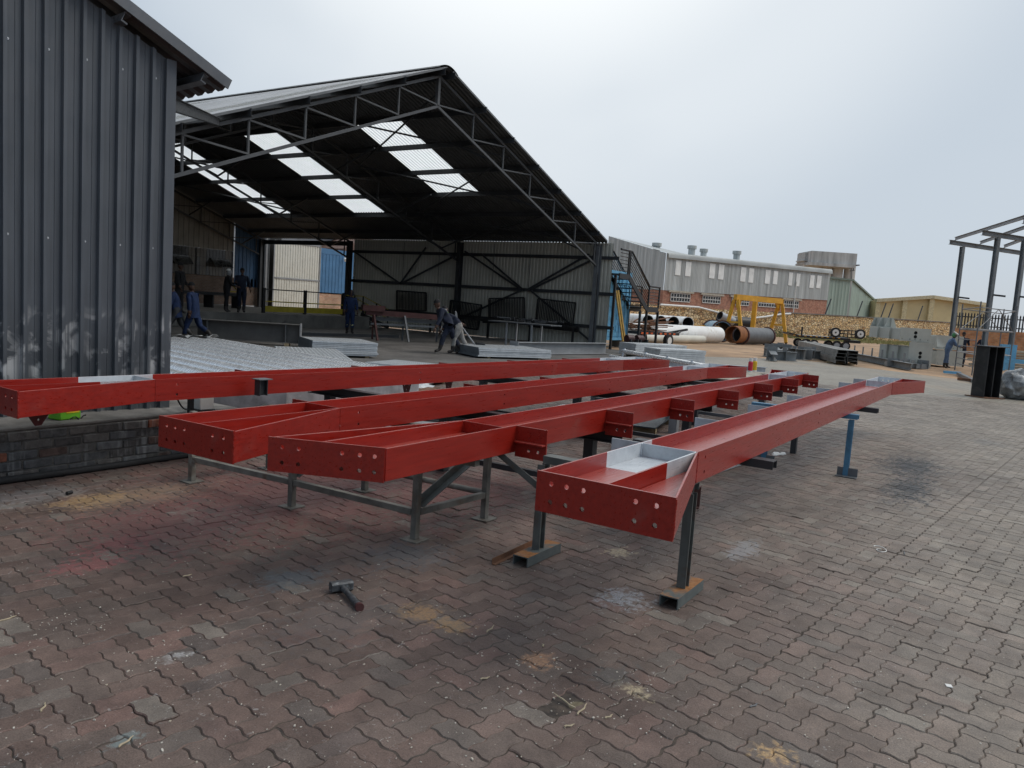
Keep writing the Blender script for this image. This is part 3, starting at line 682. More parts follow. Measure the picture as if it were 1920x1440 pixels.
# small things on the plinth
t = thing('charger_box', 'bright green box with yellow label on the plinth behind the leftmost beam', 'box', gz(121,785,.443), R(8))
g = G(); g.box(-.1,.1,-.08,.08,.0,.15); ob('case', g, mat('lime_green', (.16,.5,.03), .5), t, bev=.012); g = G(); g.box(-.04,.08,-.083,-.081,.06,.14); ob('label_sticker', g, mat('sticker_yellow', (.8,.6,.03), .5), t)
g = G(); g.tube([(.02*i-.02,-.1-.02*math.sin(i*.7),.01+.02*math.sin(i)) for i in range(9)], .006, 6); ob('cord', g, m_rub, t)
t = thing('white_bucket', 'white square plastic tub on the plinth between the two left beams', 'tub', gz(381,768,.443), R(-10))
g = G(); g.pris([(-.075,-.075,0),(.075,-.075,0),(.075,.075,0),(-.075,.075,0)], (0,0,.2)); ob('tub', g, m_white, t, bev=.012); g = G(); g.box(-.083,.083,-.083,.083,.2,.222); ob('lid', g, m_white, t, bev=.008)
t = thing('dark_post', 'dark square post standing beside the white tub', 'steel post', gz(357,776,.443))
g = G(); g.box(-.022,.022,-.022,.022,0,.225); ob('shaft', g, m_steel, t); g = G(); g.box(-.06,.06,-.06,.06,0,.006); ob('foot_plate', g, m_steel, t)
t = thing('grey_cable', 'grey cable drooping across the plinth top', 'cable', gz(345,770,.443))
g = G(); a = gz(331,745,.62); b = gz(356,766,.46); g.tube([a.lerp(b,i/8)+V(0,0,-.05*math.sin(i/8*3.14)) for i in range(9)]+[b+V(.05,-.1,-.01),b+V(.2,-.12,-.01)], .008, 6); ob('cord', g, m_steel, t, w=True)
# stepped slabs and steel plates beyond the plinth
t = thing('concrete_slab', 'stained concrete slab with purple-grey paint stains behind the second beam', 'slab', (6.6,7.9,0))
m_slab = mat('painted_slab', (.36,.35,.37), .7, 0, .45, 2.4, dirt=(.14,.13,.14), bump=.3, bs=30)
g = G(); g.pris([(5.32,7.55,0),(6.05,6.95,0),(8.6,7.1,0),(8.8,8.7,0),(5.3,8.7,0)], (0,0,.54)); ob('slab', g, m_slab, t, w=True, bev=.015)
t = thing('steel_plate', 'stack of pale grey steel plates beyond the second red beam', 'steel plate', (8.3,6.4,0))
for k in range(3):
    g = G(); g.cb((8.2+.1*k,6.75-.05*k,.32+k*.022),1.9,.9,.018,R(-8+5*k)); ob('plate', g, m_lsteel, t, w=True)
for x in (7.6,8.7):
    g = G(); g.box(x-.05,x+.05,6.35,7.1,0,.308); ob('timber', g, m_wood, t, w=True)
for k, (px, py, rz, lab) in enumerate(((822,788,30,'dark steel angle piece between the second and third beams, left of a pair'),(846,783,26,'dark steel angle piece between the second and third beams, right of a pair'))):
    t = thing('angle_offcut', lab, 'steel offcut', gz(px,py,.36), R(rz-90)); g = G(); g.ext(lpr(.09,.09,.008), (-.3,0,0), (.3,0,0)); ob('angle', g, m_steel, t)
t = thing('low_table', 'low steel table with pale top under the second beam carrying angle pieces', 'table', (6.9,5.6,0), R(4))
g = G(); g.box(-.9,.9,-.45,.45,.33,.352); ob('table_top', g, m_lsteel, t)
for x in (-.8,.8):
    for y in (-.4,.4): g = G(); g.box(x-.03,x+.03,y-.03,y+.03,0,.33); ob('leg', g, m_steel, t)
# ------------------------------------------------------------------ open steel hall
RX, HS, TZ, SLP = 19.6, 11.75, 8.66, .346
Y0, Y1 = 16.07, 39.0
BAYS = [16.07, 23.8, 31.45, 38.8]
hall = thing('open_hall', 'large open-fronted dark steel hall with pitched roof and translucent roof strips', 'hall', (RX,Y0,0))
def hp(name, g, mm, par=None, **k): return ob(name, g, mm, par or hall, w=True, **k)
SLL = .41                                 # the left slope is the steeper one
ct = lambda x: TZ-(SLP if x > RX else SLL)*abs(x-RX)          # top chord height
g = G(); g.add([(5.5,9.2,.004),(30.2,12.4,.004),(31.9,15.4,.004),(31.9,39,.004),(5.5,39,.004)], [(0,1,2,3,4)])
o = ob('hall_floor', g, m_concd, kind='structure')
# roof sheets: right slope split so that the translucent strips are sheets of their own
TR = [(0,0),(.03,.035),(.075,.035),(.105,0)]; TP = .17
EX = HS+.35; rl = math.hypot(EX, EX*SLP); ZR = TZ+.235
for sg in (1,-1):
    sl_ = SLP if sg > 0 else SLL; rl = math.hypot(EX, EX*SLP) if sg > 0 else 11.0
    dn = Vector((sg,0,-sl_)).normalized(); nr = Vector((sg*sl_,0,1)).normalized(); o0 = V(RX,15.72,ZR)
    if sg > 0: strips = [(19.65,21.85,2.35,7.95),(26.4,28.45,2.4,9.6),(33.1,35.1,2.6,9.6)]
    else: strips = [(16.9,18.4,1.5,12.0),(25.0,26.5,1.5,12.0)]
    ys = sorted({15.72,39.2,*[a for s_ in strips for a in s_[:2]]})
    g = G(); gt = G()
    for a, b in zip(ys[:-1], ys[1:]):
        n_ = round((b-a)/TP); pt = (b-a)/n_; pr = [(x*pt/TP,h) for x,h in TR]
        st = [s_ for s_ in strips if abs(s_[0]-a) < 1e-6]
        segs = [(0,rl,0)] if not st else [(0,st[0][2],0),(st[0][2],min(st[0][3],rl),1),(min(st[0][3],rl),rl,0)]
        for u, v, tr in segs:
            if v-u < .02: continue
            q = G(); q.corr(o0+V(0,a-15.72,0)+dn*u, (0,1,0), b-a+.001, dn, v-u, nr, pr+[], pt)
            if tr: hp('translucent_sheet', q, None)
            else: g.add(q.v, q.f)
    hp('roof_sheet', g, m_roofd if sg > 0 else m_rooft)
def transl_mat():
    t = NT('translucent_roof_sheet'); tb = t.nd('ShaderNodeBsdfTranslucent'); df = t.nd('ShaderNodeBsdfDiffuse'); mxs = t.nd('ShaderNodeMixShader')
    c = t.ramp(t.noise(2.5, 5), .3, .7, (.93,.95,.93), (1,1,.99)); t.lk(c, tb.inputs[0]); t.lk(c, df.inputs[0]); mxs.inputs[0].default_value = .06
    t.lk(tb.outputs[0], mxs.inputs[1]); t.lk(df.outputs[0], mxs.inputs[2]); t.lk(mxs.outputs[0], t.out.inputs[0]); return t.m
m_tr = transl_mat()
for c_ in hall.children:
    if c_.name.startswith('translucent'): c_.data.materials.append(m_tr)
g = G(); n_ = 9                                                     # rounded ridge cap
arc = [V(RX-.5+1.0*i/(n_-1), 0, ZR+.05-SLP*.5*((i/(n_-1)*2-1)**2)) for i in range(n_)]
g.add([p+V(0,15.68,0) for p in arc]+[p+V(0,39.2,0) for p in arc], [(i,i+1,i+1+n_,i+n_) for i in range(n_-1)]); hp('ridge_cap', g, m_roofd)
g = G()
for sg in (1,-1):
    dn = Vector((sg,0,-SLP if sg > 0 else -SLL)).normalized(); o0 = V(RX,15.70,ZR+.01); g.bar(o0+dn*.25, o0+dn*(12.6 if sg > 0 else 11), .025, .06, up=(0,0,1))
hp('verge_trim', g, m_steel2)
# trusses
def truss(y, mm):
    g = G()
    for sg in (1,-1):
        a, b = V(RX,y,TZ), V(RX+sg*(HS if sg > 0 else 10.0),y,ct(RX+sg*(HS if sg > 0 else 10.0))); dz = V(0,0,-.92)
        g.bar(a,b,.075,.085); g.bar(a+dz,b+dz,.07,.08)
    tr = hp('truss', g, mm)
    for sg in (1,-1):
        xs = [(1.9 if sg > 0 else 1.76)*i+.04 for i in range(7 if sg > 0 else 6)]
        for i, d_ in enumerate(xs):
            x = RX+sg*d_; x = RX if i == 0 else x
            if i == 0 and sg < 0: continue
            w_ = .11 if i == 0 else .05
            g = G(); g.bar((x,y,ct(x)-.05),(x,y,ct(x)-.88),w_,w_); ob('web_member', g, mm, tr, w=True)
        for i in range(len(xs)-1):
            xa, xb = RX+sg*xs[i], RX+sg*xs[i+1]
            g = G(); g.bar((xb,y-.02,ct(xb)-.06),(xa,y-.02,ct(xa)-.86),.045,.045); ob('web_member', g, mm, tr, w=True)
    return tr
for k, y in enumerate(BAYS): truss(y, m_truss if k == 0 else m_steel)
# purlins and longitudinal bracing
for sg in (1,-1):
    for d_ in [.25+1.78*i for i in range(7)]:
        x = RX+sg*min(d_,HS-.02); z = ct(x)+.14
        if sg < 0 and d_ > 10: continue
        g = G(); g.ext(cpr(.19,.065,.006), (x,15.62,z), (x,38.95,z)); hp('purlin', g, m_steel)
for a, b in (((24,16.2),(20,23.7)),((20,16.2),(24,23.7)),((28,16.2),(24,23.7)),((24,16.2),(28,23.7)),((31,16.2),(28,23.7)),((28,16.2),(31,23.7)),((24,31.4),(20,38.7)),((28,31.4),(24,38.7))):
    g = G(); g.cyl((a[0],a[1],ct(a[0])-.12),(b[0],b[1],ct(b[0])-.12),.035,n=8); hp('roof_brace', g, m_steel)
for x in (22.9,26.5,30.0):       # longitudinal lattice girders between trusses
    for y0, y1 in zip(BAYS[:-1], BAYS[1:]):
        z1, z0 = ct(x)-.1, ct(x)-.85; 
        g = G(); g.bar((x,y0,z0),(x,y0+2.0,z1),.06); hp('fly_brace', g, m_steel); g = G(); g.bar((x,y1,z0),(x,y1-2.0,z1),.06); hp('fly_brace', g, m_steel)
# columns
for y in BAYS:
    for x in ((31.45,) if y > 35 else (31.45,9.6)):
        g = G(); g.ext(ipr(.3,.2,.014,.01), (x,y,.0), (x,y,4.62), up=(1,0,0)); c_ = hp('column', g, m_steel2 if y < 17 else m_steel)
        g = G(); g.box(x-.22,x+.22,y-.18,y+.18,.004,.028); ob('base_plate', g, m_steel, c_, w=True)
g = G(); g.corr((9.5,16.4,.0), (0,1,0), 22.6, (0,0,1), 4.6, (-1,0,0), [(0,0),(.03,.03),(.08,.03),(.11,0)], .19); hp('unseen_left_wall_sheet', g, m_char)  # unseen left wall, added to shut out daylight and darken the hall
# right-hand wall: girts, braces, sheeting
for z in (.95,2.45,4.05):
    g = G(); g.ext(cpr(.15,.06,.006), (31.6,15.1,z), (31.6,31.5,z)); hp('girt', g, m_steel)
g = G(); g.box(31.58,31.64,31.5,38.8,4.35,4.6); hp('eaves_beam', g, m_steel)
SR = [(0,0),(.03,.03),(.08,.03),(.11,0)]
g = G(); g.corr((31.68,15.45,.04), (0,1,0), 15.95, (0,0,1), 4.675, (1,0,0), SR, .19); hp('wall_sheet', g, m_beige)
for a, b in (((16.2,.3),(19.6,2.45)),((19.6,2.45),(16.3,4.0)),((19.75,2.45),(16.6,4.2)),((20.1,2.45),(23.6,4.2)),((20,2.45),(22.6,4.1)),((23.5,.9),(20,2.45)),((24.1,4.0),(27.6,2.45)),((27.8,2.45),(31.2,4.05)),((27.7,2.45),(26.1,4.35))):
    g = G(); g.bar((31.56,a[0],a[1]),(31.56,b[0],b[1]),.05,.09); hp('wall_brace', g, m_steel)
for y in (19.7,27.6,21.8,25.2):
    g = G(); g.cyl((31.57,y,2.45),(31.57,y,4.6),.012,n=6); hp('sag_rod', g, m_steel)

# dark bar panels hung and leant on the right-hand wall
def bar_panel(pts, label, X=31.3, nb=20):
    P = [ox(x,y,X) for x,y in pts]; c_ = (P[2]+P[3])/2
    t = thing('bar_panel', label, 'steel grille', (X,c_.y,c_.z), 0, 'black steel grilles along the hall wall')
    tl, tr_, br_, bl = P; g = G()
    for a, b in ((tl,tr_),(bl,br_),(tl,bl),(tr_,br_)): g.bar(a,b,.06,.07)
    ob('frame', g, m_black, t, w=True)
    g = G()
    for i in range(1,nb):
        f = i/nb; g.bar(tl.lerp(tr_,f), bl.lerp(br_,f), .035,.03)
    ob('bars', g, m_black, t, w=True); return t, bl, br_
bar_panel([(744,545),(799,549),(799,583),(744,581)], 'black steel grille farthest back on the hall wall, above the red bench')
bar_panel([(845,563),(903,572),(896,618),(840,609)], 'tilted black steel grille beside the middle wall column')
for k, (pts, lab) in enumerate((([(917,560),(983,558),(983,598),(917,600)],'level black steel grille in the middle of the hall wall on a dark beam'),([(1009,560),(1079,568),(1073,615),(1004,607)],'black steel grille nearest the front column, leaning tilted on a dark beam'))):
    t, bl, br_ = bar_panel(pts, lab, nb=22)
    g = G(); g.bar(bl+V(0,.35,-.1), br_+V(0,-.35,-.1), .12,.14); ob('bottom_beam', g, m_black, t, w=True)
# long dark rack the panels stand on
t = thing('wall_rack', 'low dark rail rack holding the grilles along the hall wall', 'rack', (31.2,22,0))
g = G(); g.bar((31.15,16.6,.86),(31.15,25.5,.86),.1,.12); ob('rail', g, m_black, t, w=True)
for y in (16.9,19.2,21.6,23.4,25.2): g = G(); g.box(31.1,31.2,y-.04,y+.04,.004,.8); ob('leg', g, m_black, t, w=True)

# ------------------------------------------------------------------ raised platform, rail and steps at the back of the hall
plat = thing('raised_platform', 'raised concrete loading platform across the back of the hall', 'platform', (22,27.4,0))
g = G(); g.box(6,29.0,27.4,38.9,0,.6); ob('slab', g, mat('platform_concrete',(.2,.19,.17),.8,0,.3,1.2,dirt=(.12,.11,.1)), plat, w=True, bev=.01)
t = thing('guard_rail', 'black guard rail with yellow kick plate on the edge of the loading platform', 'railing', (25.5,28.2,.6))
for x in (23.05,25.45,27.95): g = G(); g.box(x-.07,x+.07,28.15,28.25,.6,1.72); ob('post', g, m_black, t, w=True)
for z, mm in ((1.66,m_steel),(1.12,m_dyel)): g = G(); g.cyl((23.05,28.2,z),(28.7,28.2,z),.025,n=8); ob('rail', g, mm, t, w=True)
for x0, x1 in ((23.13,25.37),(25.53,27.87)): g = G(); g.box(x0,x1,28.17,28.2,.66,.92); ob('kick_plate', g, m_dyel, t, w=True)
t = thing('steel_steps', 'dark steel steps with yellow handrails leading down from the platform', 'steps', (30.2,28.0,0))
for s_ in (0,1):
    y = 27.9+.9*s_
    g = G(); g.bar((28.9,y,.72),(31.0,y,.06),.05,.18); ob('stringer', g, m_black, t, w=True)
    g = G(); g.tube([(28.4,y,1.62),(29.0,y,1.62),(30.9,y,1.0),(30.9,y,.7)],.022,6); g.tube([(28.9,y,1.15),(30.9,y,.55)],.02,6); ob('handrail', g, m_dyel, t, w=True)
    for x, zt in ((28.4,1.62),(29.0,1.62),(30.0,1.3),(30.9,1.0)):
        g = G(); g.box(x-.025,x+.025,y-.025,y+.025,.02 if x > 29 else .6,zt); ob('post', g, m_black, t, w=True)
for k in range(4):
    g = G(); g.box(29.1+.45*k,29.5+.45*k,27.92,28.78,.5-.14*k,.53-.14*k); ob('tread', g, m_black, t, w=True)

# ------------------------------------------------------------------ old factory facade closing the back, running out to the right
fac = thing('factory_facade', 'old factory front behind the platform with beige and blue cladding over brick', 'building', (31,39.05,0))
YF = 39.05
m_fbrick = None
def brick_wall_mat(name, c1, c2, mo, sc_=1.0, bw=.23, rh=.085, ax='XZ'):
    t = NT(name); p = t.geo.outputs['Position']; s = t.sep(p); cb = t.nd('ShaderNodeCombineXYZ')
    if ax == 'UZ':
        t.lk(t.math('ADD', s[0], t.math('MULTIPLY', s[1], -.48)), cb.inputs[0])
    else: t.lk(s[0] if ax == 'XZ' else s[1], cb.inputs[0])
    t.lk(s[2], cb.inputs[1])
    br = t.nd('ShaderNodeTexBrick', Scale=sc_); br.inputs['Brick Width'].default_value = bw; br.inputs['Row Height'].default_value = rh; br.inputs['Mortar Size'].default_value = .012
    br.inputs['Color1'].default_value = (*c1,1); br.inputs['Color2'].default_value = (*c2,1); br.inputs['Mortar'].default_value = (*mo,1); t.lk(cb.outputs[0], br.inputs['Vector'])
    c = t.mix(.7, br.outputs['Color'], t.ramp(t.noise(2.5, 6, p), .3, .7, (.55,.55,.55), (1.3,1.3,1.3)), 'MULTIPLY')
    t.bump(br.outputs['Fac'], -.5, .01); return t.put(c, .85)
m_fb = brick_wall_mat('facade_brick', (.42,.2,.11), (.5,.3,.18), (.4,.36,.3))
m_fbd = brick_wall_mat('shaded_facade_brick', (.13,.08,.055), (.17,.105,.07), (.16,.14,.12))  # darker copy of the facade brick, hall shade put into its colour
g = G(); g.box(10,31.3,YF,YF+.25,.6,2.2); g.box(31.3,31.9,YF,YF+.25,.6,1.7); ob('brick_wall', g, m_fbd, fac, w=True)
g = G(); g.corr((10,YF,3.72), (1,0,0), 19.7, (0,0,1), 6.5, (0,-1,0), SR, .32, top=lambda a: max(.3, ct(10+a)+.2-3.72)); ob('beige_sheet', g, mat('shaded_beige_sheet',(.2,.19,.165),.6,0,.2,1.2), fac, w=True)  # darker beige: the shade inside the hall is put into the colour
g = G(); g.corr((29.72,YF,1.7), (1,0,0), 1.9, (0,0,1), 3, (0,-1,0), SR, .27, top=lambda a: ct(29.72+a)+.2-1.7); ob('blue_sheet', g, mat('shaded_blue_sheet',(.035,.1,.2),.55,0,.2,1.2), fac, w=True)  # darker blue, with the hall's shade painted into this stretch
m_pane = mat('grimy_glass', (.05,.052,.05), .2, 0, .4, 2)
m_paneL = mat('pale_blocked_pane', (.13,.125,.11), .4, 0, .2, 2)
g = G(); g.box(10,29.7,YF+.1,YF+.14,2.2,3.72); ob('window_backing', g, m_black, fac, w=True)
for i in range(24):
    for j in range(3):
        x = 24.6+i*.21+(.1 if i > 11 else 0); z = 2.22+j*.5
        if x > 29.5: continue
        dark = (4 <= i <= 9 and j >= 1) or (15 <= i <= 20 and j >= 1) or random.random() < .1
        g = G(); g.box(x+.012,x+.2,YF+.04,YF+.06,z+.01,z+.49); ob('pane', g, m_pane if dark else m_paneL, fac, w=True)
for x in (25.5,28.1):
    g = G(); g.pris([(x,YF-.02,3.2),(x+1.2,YF-.02,3.2),(x+1.2,YF-.5,2.75),(x,YF-.5,2.75)], (0,.02,.02)); ob('open_sash', g, m_pane, fac, w=True)
g = G(); g.ext(ipr(.25,.18,.012,.01), (32.05,YF,.0), (32.05,YF,5.0), up=(1,0,0)); ob('column', g, m_lsteel, fac, w=True)
g = G(); g.box(31.62,33.4,YF+.3,YF+.5,0,5.1); ob('opening_shade_box', g, m_black, fac, w=True)  # black box standing in for the shade inside the opening
gate = thing('sliding_gate', 'tall off-white ribbed sliding gate in a grey frame behind the guard rail', 'gate', (34.3,38.9,.5))
g = G(); g.corr((32.5,38.9,.52), (1,0,0), 3.7, (0,0,1), 4.13, (0,-1,0), [(0,0),(.025,.03),(.13,.03),(.155,0)], .205); ob('sheet', g, mat('off_white_sheet',(.66,.65,.58),.5,0,.1,1.5), gate, w=True)
g = G()
for z in (.5,2.4,4.66): g.bar((32.46,38.86,z),(36.24,38.86,z),.05,.09)
for x in (32.46,36.22): g.bar((x,38.86,.5),(x,38.86,4.66),.05,.09)
ob('frame', g, m_lsteel, gate, w=True)
g = G(); g.box(36.3,47,YF,YF+.25,.4,1.62); ob('brick_wall', g, m_fb, fac, w=True)
g = G(); g.corr((36.28,YF-.02,1.62), (1,0,0), 10, (0,0,1), 2.62, (0,-1,0), SR, .3); g.box(36.28,46.4,YF-.04,YF+.2,4.24,4.58); ob('blue_sheet', g, m_blue, fac, w=True)
g = G(); g.cyl((38.4,YF-.2,4.05),(38.4,YF-.35,3.95),.09,.13,n=12); ob('wall_lamp', g, m_white, fac, w=True)
ar = thing('grey_roof_building', 'pale grey curved-eave roof rising behind the sliding gate', 'building', (44,52,0))
g = G(); g.box(30,60,48,60,0,6.2); ob('wall', g, m_rooft, ar, w=True)
g = G(); prf = [(0,0),(.12,.03),(.24,0)]; g.corr((30,47.6,6.2), (1,0,0), 30, (0,.55,.35), 6, (0,0,1), prf, .3); ob('roof_sheet', g, m_rooft, ar, w=True)
t = thing('brown_roof_house', 'small brown gabled roof showing above the blue cladding', 'building', (47,46,0))
g = G(); g.pris([(44.4,45,0),(49.6,45,0),(49.6,45,5.2),(47,45,6.5),(44.4,45,5.2)], (0,3,0)); ob('wall', g, mat('brown_tile',(.16,.1,.08),.8), t, w=True)
# ------------------------------------------------------------------ things in the hall
m_grat = None
def grating_mat():
    t = NT('galvanised_grating'); o = t.tc.outputs['Object']; s = t.sep(o)
    wx = t.math('FRACT', t.math('MULTIPLY', s[0], 11.0)); wy = t.math('FRACT', t.math('MULTIPLY', s[1], 22.0))
    k = t.math('MAXIMUM', t.math('LESS_THAN', wx, .32), t.math('LESS_THAN', wy, .4)); nz = t.math('GREATER_THAN', t.sep(t.geo.outputs['Normal'])[2], .7)
    f = t.math('MULTIPLY', t.math('SUBTRACT', 1.0, k), nz)
    c = t.mix(f, t.ramp(t.noise(5),.3,.7,(.5,.53,.55),(.68,.71,.73)), (.2,.21,.22)); return t.put(c, .45, .35)
m_grat = grating_mat()
m_blugr = mat('blue_grey_steel', (.17,.2,.225), .5, .2, .2, 4)
def grating_stack(label, c, sx, sy, n, rz, z0=.06, dk=None, th=.05):
    t = thing('grating_stack', label, 'grating', (c[0],c[1],0), rz, 'galvanised grating stacks'); z = z0
    for x in (-sx*.35,sx*.35): g = G(); g.box(x-.05,x+.05,-sy/2+.05,sy/2-.05,.004,z0); ob('timber', g, m_wood, t)
    for k in range(n):
        dx, dy = random.gauss(0,.015), random.gauss(0,.015); g = G(); g.box(-sx/2+dx,sx/2+dx,-sy/2+dy,sy/2+dy,z+.004,z+th); p = ob('grating_panel', g, m_grat, t)
        if dk:
            g = G(); g.box(-sx/2+dx-.012,-sx/2+dx-.001,-sy/2+dy,sy/2+dy,z-.01,z+th+.012); ob('edge_plate', g, m_blugr, p)
        z += th+.004
    return t
grating_stack('wide low stack of galvanised grating beside the wrapped tubes', (12.6,13.7), 1.5, 3.6, 4, R(-38), dk=1)
grating_stack('taller stack of galvanised grating, left of the two workers', (15.3,15.6), 1.75, 1.7, 8, R(-30), dk=1, th=.042)
grating_stack('galvanised grating stack in front of the two workers pulling the pallet truck', (20.9,13.9), 2.6, 1.9, 5, R(-28), dk=1)
grating_stack('small galvanised grating stack seen under the leftmost beam', (12.0,10.2), 1.2, 1.3, 6, R(12))
grating_stack('galvanised grating stack seen between the second and third red beams', (9.9,5.2), 1.4, 1.0, 3, R(8))
t = thing('grey_girder', 'long light grey I-girder lying in front of the hall front column', 'girder', (24.8,13.9,0), R(-8))
g = G(); g.ext(ipr(.42,.3,.018,.014), (-2.6,0,.235), (2.9,0,.235)); ob('profile', g, m_lsteel, t)
g = G(); g.holed([(-.19,-.23),(.19,-.23),(.19,.23),(-.19,.23)], [(x,z,.014) for x in (-.1,.1) for z in (-.14,0,.14)], (-2.62,0,.245), (0,-1,0), (0,0,1), .02); ob('end_plate', g, m_lsteel, t)
t = thing('plate_girder', 'dark grey plate girder with pale end plate lying tilted on the hall floor', 'girder', (15.4,19.25,0), R(-47))
g = G(); g.ext(ipr(.58,.4,.02,.014), (-1.6,0,.38), (1.36,0,.38)); ob('profile', g, mat('warm_grey_steel',(.13,.125,.118),.5,0,.2,3), t)
g = G(); g.box(1.36,1.39,-.22,.22,.06,.7); ob('end_plate', g, m_lsteel, t)
for x in (.95,-1.3): g = G(); g.box(x-.01,x+.01,-.19,-.01,.1,.66); ob('stiffener', g, m_steel2, t)
for x in (-1.2,1.0): g = G(); g.box(x-.06,x+.06,-.3,.3,.004,.088); ob('timber', g, m_wood, t)
# wrapped tubes
t = thing('tube_bundle', 'bundle of long bright tubes wrapped in clear plastic beside the shed', 'tube bundle', (9.3,13.4,0), R(-10))
for i in range(10):
    x = -2.1+i*.42+random.gauss(0,.012); g = G(); g.cyl((x,-4.3+random.gauss(0,.05),.31),(x,3.0+random.gauss(0,.05),.31),.165,n=24); ob('tube', g, m_alu, t)
for y in (-2.4,0,2.2): g = G(); g.box(-2.3,1.9,y-.05,y+.05,.004,.145); ob('timber', g, m_wood, t)
def crinkle(g, a, f):
    for v in g.v: v += Vector((noise.noise(v*f),noise.noise(v*f+V(9,0,0)),noise.noise(v*f+V(0,9,0))))*a
    return g
def patch(x0,x1,y0,y1,z,nx,ny,fz=None):
    g = G(); g.add([(x0+(x1-x0)*i/nx, y0+(y1-y0)*j/ny, (fz or (lambda a,b: z))(i/nx,j/ny)) for j in range(ny+1) for i in range(nx+1)], [(j*(nx+1)+i,j*(nx+1)+i+1,(j+1)*(nx+1)+i+1,(j+1)*(nx+1)+i) for j in range(ny) for i in range(nx)]); return g
g = crinkle(patch(-2.3,1.9,2.75,3.35,.4,60,10,lambda a,b: .47-.22*b*b+.05*abs(math.sin(a*50))), .05, 6); ob('plastic_wrap', g, m_plas, t)
t = thing('foil_sheet', 'crinkled silvery plastic wrapping lying under the leftmost beam', 'plastic sheet', gz(700,726,.15), R(-10))
g = crinkle(patch(-1.2,1.0,-.5,.5,.05,40,18), .09, 5); ob('sheet', g, m_plas, t)
t = thing('flat_bar', 'long rusty brown flat section lying between the two left beams', 'steel section', gz(735,745,.12), R(14))
g = G(); g.ext(cpr(.12,.2,.01), (-1.6,0,.0), (1.4,0,.0)); ob('profile', g, m_rust, t)
for i, (px, py, r_, ln, mm, lab) in enumerate(((645,631,-16,5.0,m_steel,'long dark channel on the hall floor at the feet of the lone man in blue'),(705,690,-35,3.2,m_steel,'thin dark plate edge on the floor right of the grating stack'))):
    t = thing('floor_section', lab, 'steel section', gz(px,py), R(r_)); g = G(); g.box(-ln/2,ln/2,-.09,.09,.004,.12 if i == 0 else .03); ob('profile', g, mm, t)
t = thing('floor_cables', 'tangle of dark welding cable on the hall floor behind the grating', 'cable', gz(470,655))
g = G()
for k in range(4):
    pts = [gz(430+12*i+k*6, 655+4*math.sin(i*1.1+k*2)+k*1.5, .025) for i in range(14)]; g.tube(pts, .022, 6)
ob('cord', g, m_rub, t, w=True)
# red bench and saw horses
t = thing('work_bench', 'reddish steel work bench with sawhorse legs under the farthest grille', 'bench', gz(760,640), R(-35))
m_rb = mat('faded_red_steel', (.1,.036,.032), .7, 0, .3, 5)
g = G(); g.bar((-1.6,0,1.05),(1.7,0,1.0),.16,.2); ob('top_channel', g, m_rb, t); g = G(); g.bar((-1.2,.25,.82),(1.9,.25,.8),.1,.14); g.bar((-1.4,.0,.62),(1.9,0,.62),.07,.07); ob('lower_rail', g, m_steel2, t)
for x in (-1.3,-.1,1.3):
    for s_ in (-1,1): g = G(); g.bar((x,s_*.08,.98),(x+.1,s_*.5,.0),.07,.07); ob('leg', g, m_rb if x < -1 else m_steel2, t)
g = G(); g.box(-1.75,-.9,-.2,.25,1.1,1.32); ob('vice_block', g, m_rb, t)
t = thing('work_table', 'slender grey steel table with scrap piled on top beside the hall wall', 'table', gz(980,653), R(88))
for x in (-.6,.6):
    for y in (-.35,.35): g = G(); g.box(x-.03,x+.03,y-.03,y+.03,.004,.98); ob('leg', g, m_lsteel, t)
g = G(); g.box(-1.5,1.5,-.4,.4,.98,1.02); ob('table_top', g, m_steel2, t)
g = G()
for k in range(26): 
    x = random.uniform(-1.6,1.6); g.cb((x,random.uniform(-.3,.3),1.06+random.random()*.12),random.uniform(.15,.6),.05,.05,random.uniform(-1,1),random.uniform(-.3,.3))
ob('scrap_pile', g, m_steel, t, kind='stuff')
# pallet truck
t = thing('pallet_truck', 'grey hand pallet truck with long handle pulled by the two workers', 'pallet truck', (20.75,14.75,0), R(-48))
g = G(); g.cyl((0,0,.2),(-.75,0,1.1),.025,n=8); g.tube([(-.75,-.18,1.12),(-.78,-.2,1.3),(-.8,0,1.36),(-.78,.2,1.3),(-.75,.18,1.12),(-.72,0,1.08),(-.75,-.18,1.12)],.018,6); ob('handle', g, m_lsteel, t)
g = G(); g.box(-.08,.22,-.2,.2,.1,.4); ob('hydraulic_block', g, m_black, t, bev=.02)
for y in (-.2,.2): g = G(); g.box(.2,1.2,y-.08,y+.08,.06,.13); ob('fork', g, m_lsteel, t)
for y in (-.1,.1): g = G(); g.cyl((0,y-.03,.1),(0,y+.03,.1),.1,n=14); ob('wheel', g, m_rub, t)
# platform clutter
t = thing('blue_cabinet', 'blue cabinet standing on the platform behind the left workers', 'cabinet', (18.6,29.2,.6), 0)
g = G(); g.box(-.35,.35,-.3,.3,0,1.55); ob('body', g, mat('cabinet_blue',(.05,.14,.32),.5), t, bev=.01); g = G(); g.box(-.3,.3,-.315,-.302,.1,1.45); ob('door', g, mat('cabinet_blue2',(.04,.11,.26),.5), t)
t = thing('display_board', 'white board standing on the platform beside the blue cabinet', 'board', (19.55,29.6,.6)); g = G(); g.box(-.22,.22,-.02,.02,.1,1.0); ob('board', g, mat('dull_white',(.5,.5,.48),.6), t); g = G(); g.box(-.2,.2,-.1,.1,0,.1); ob('stand', g, m_steel, t)
t = thing('parts_bench', 'dark bench with yellow sling on the platform by the blue wall', 'bench', (24.3,33,.6)); g = G(); g.box(-2.6,1.2,-.4,.4,.6,.75); ob('top', g, m_steel, t)
for x in (-2.4,-.6,1.0): g = G(); g.box(x-.04,x+.04,-.35,.35,0,.6); ob('leg', g, m_steel, t)
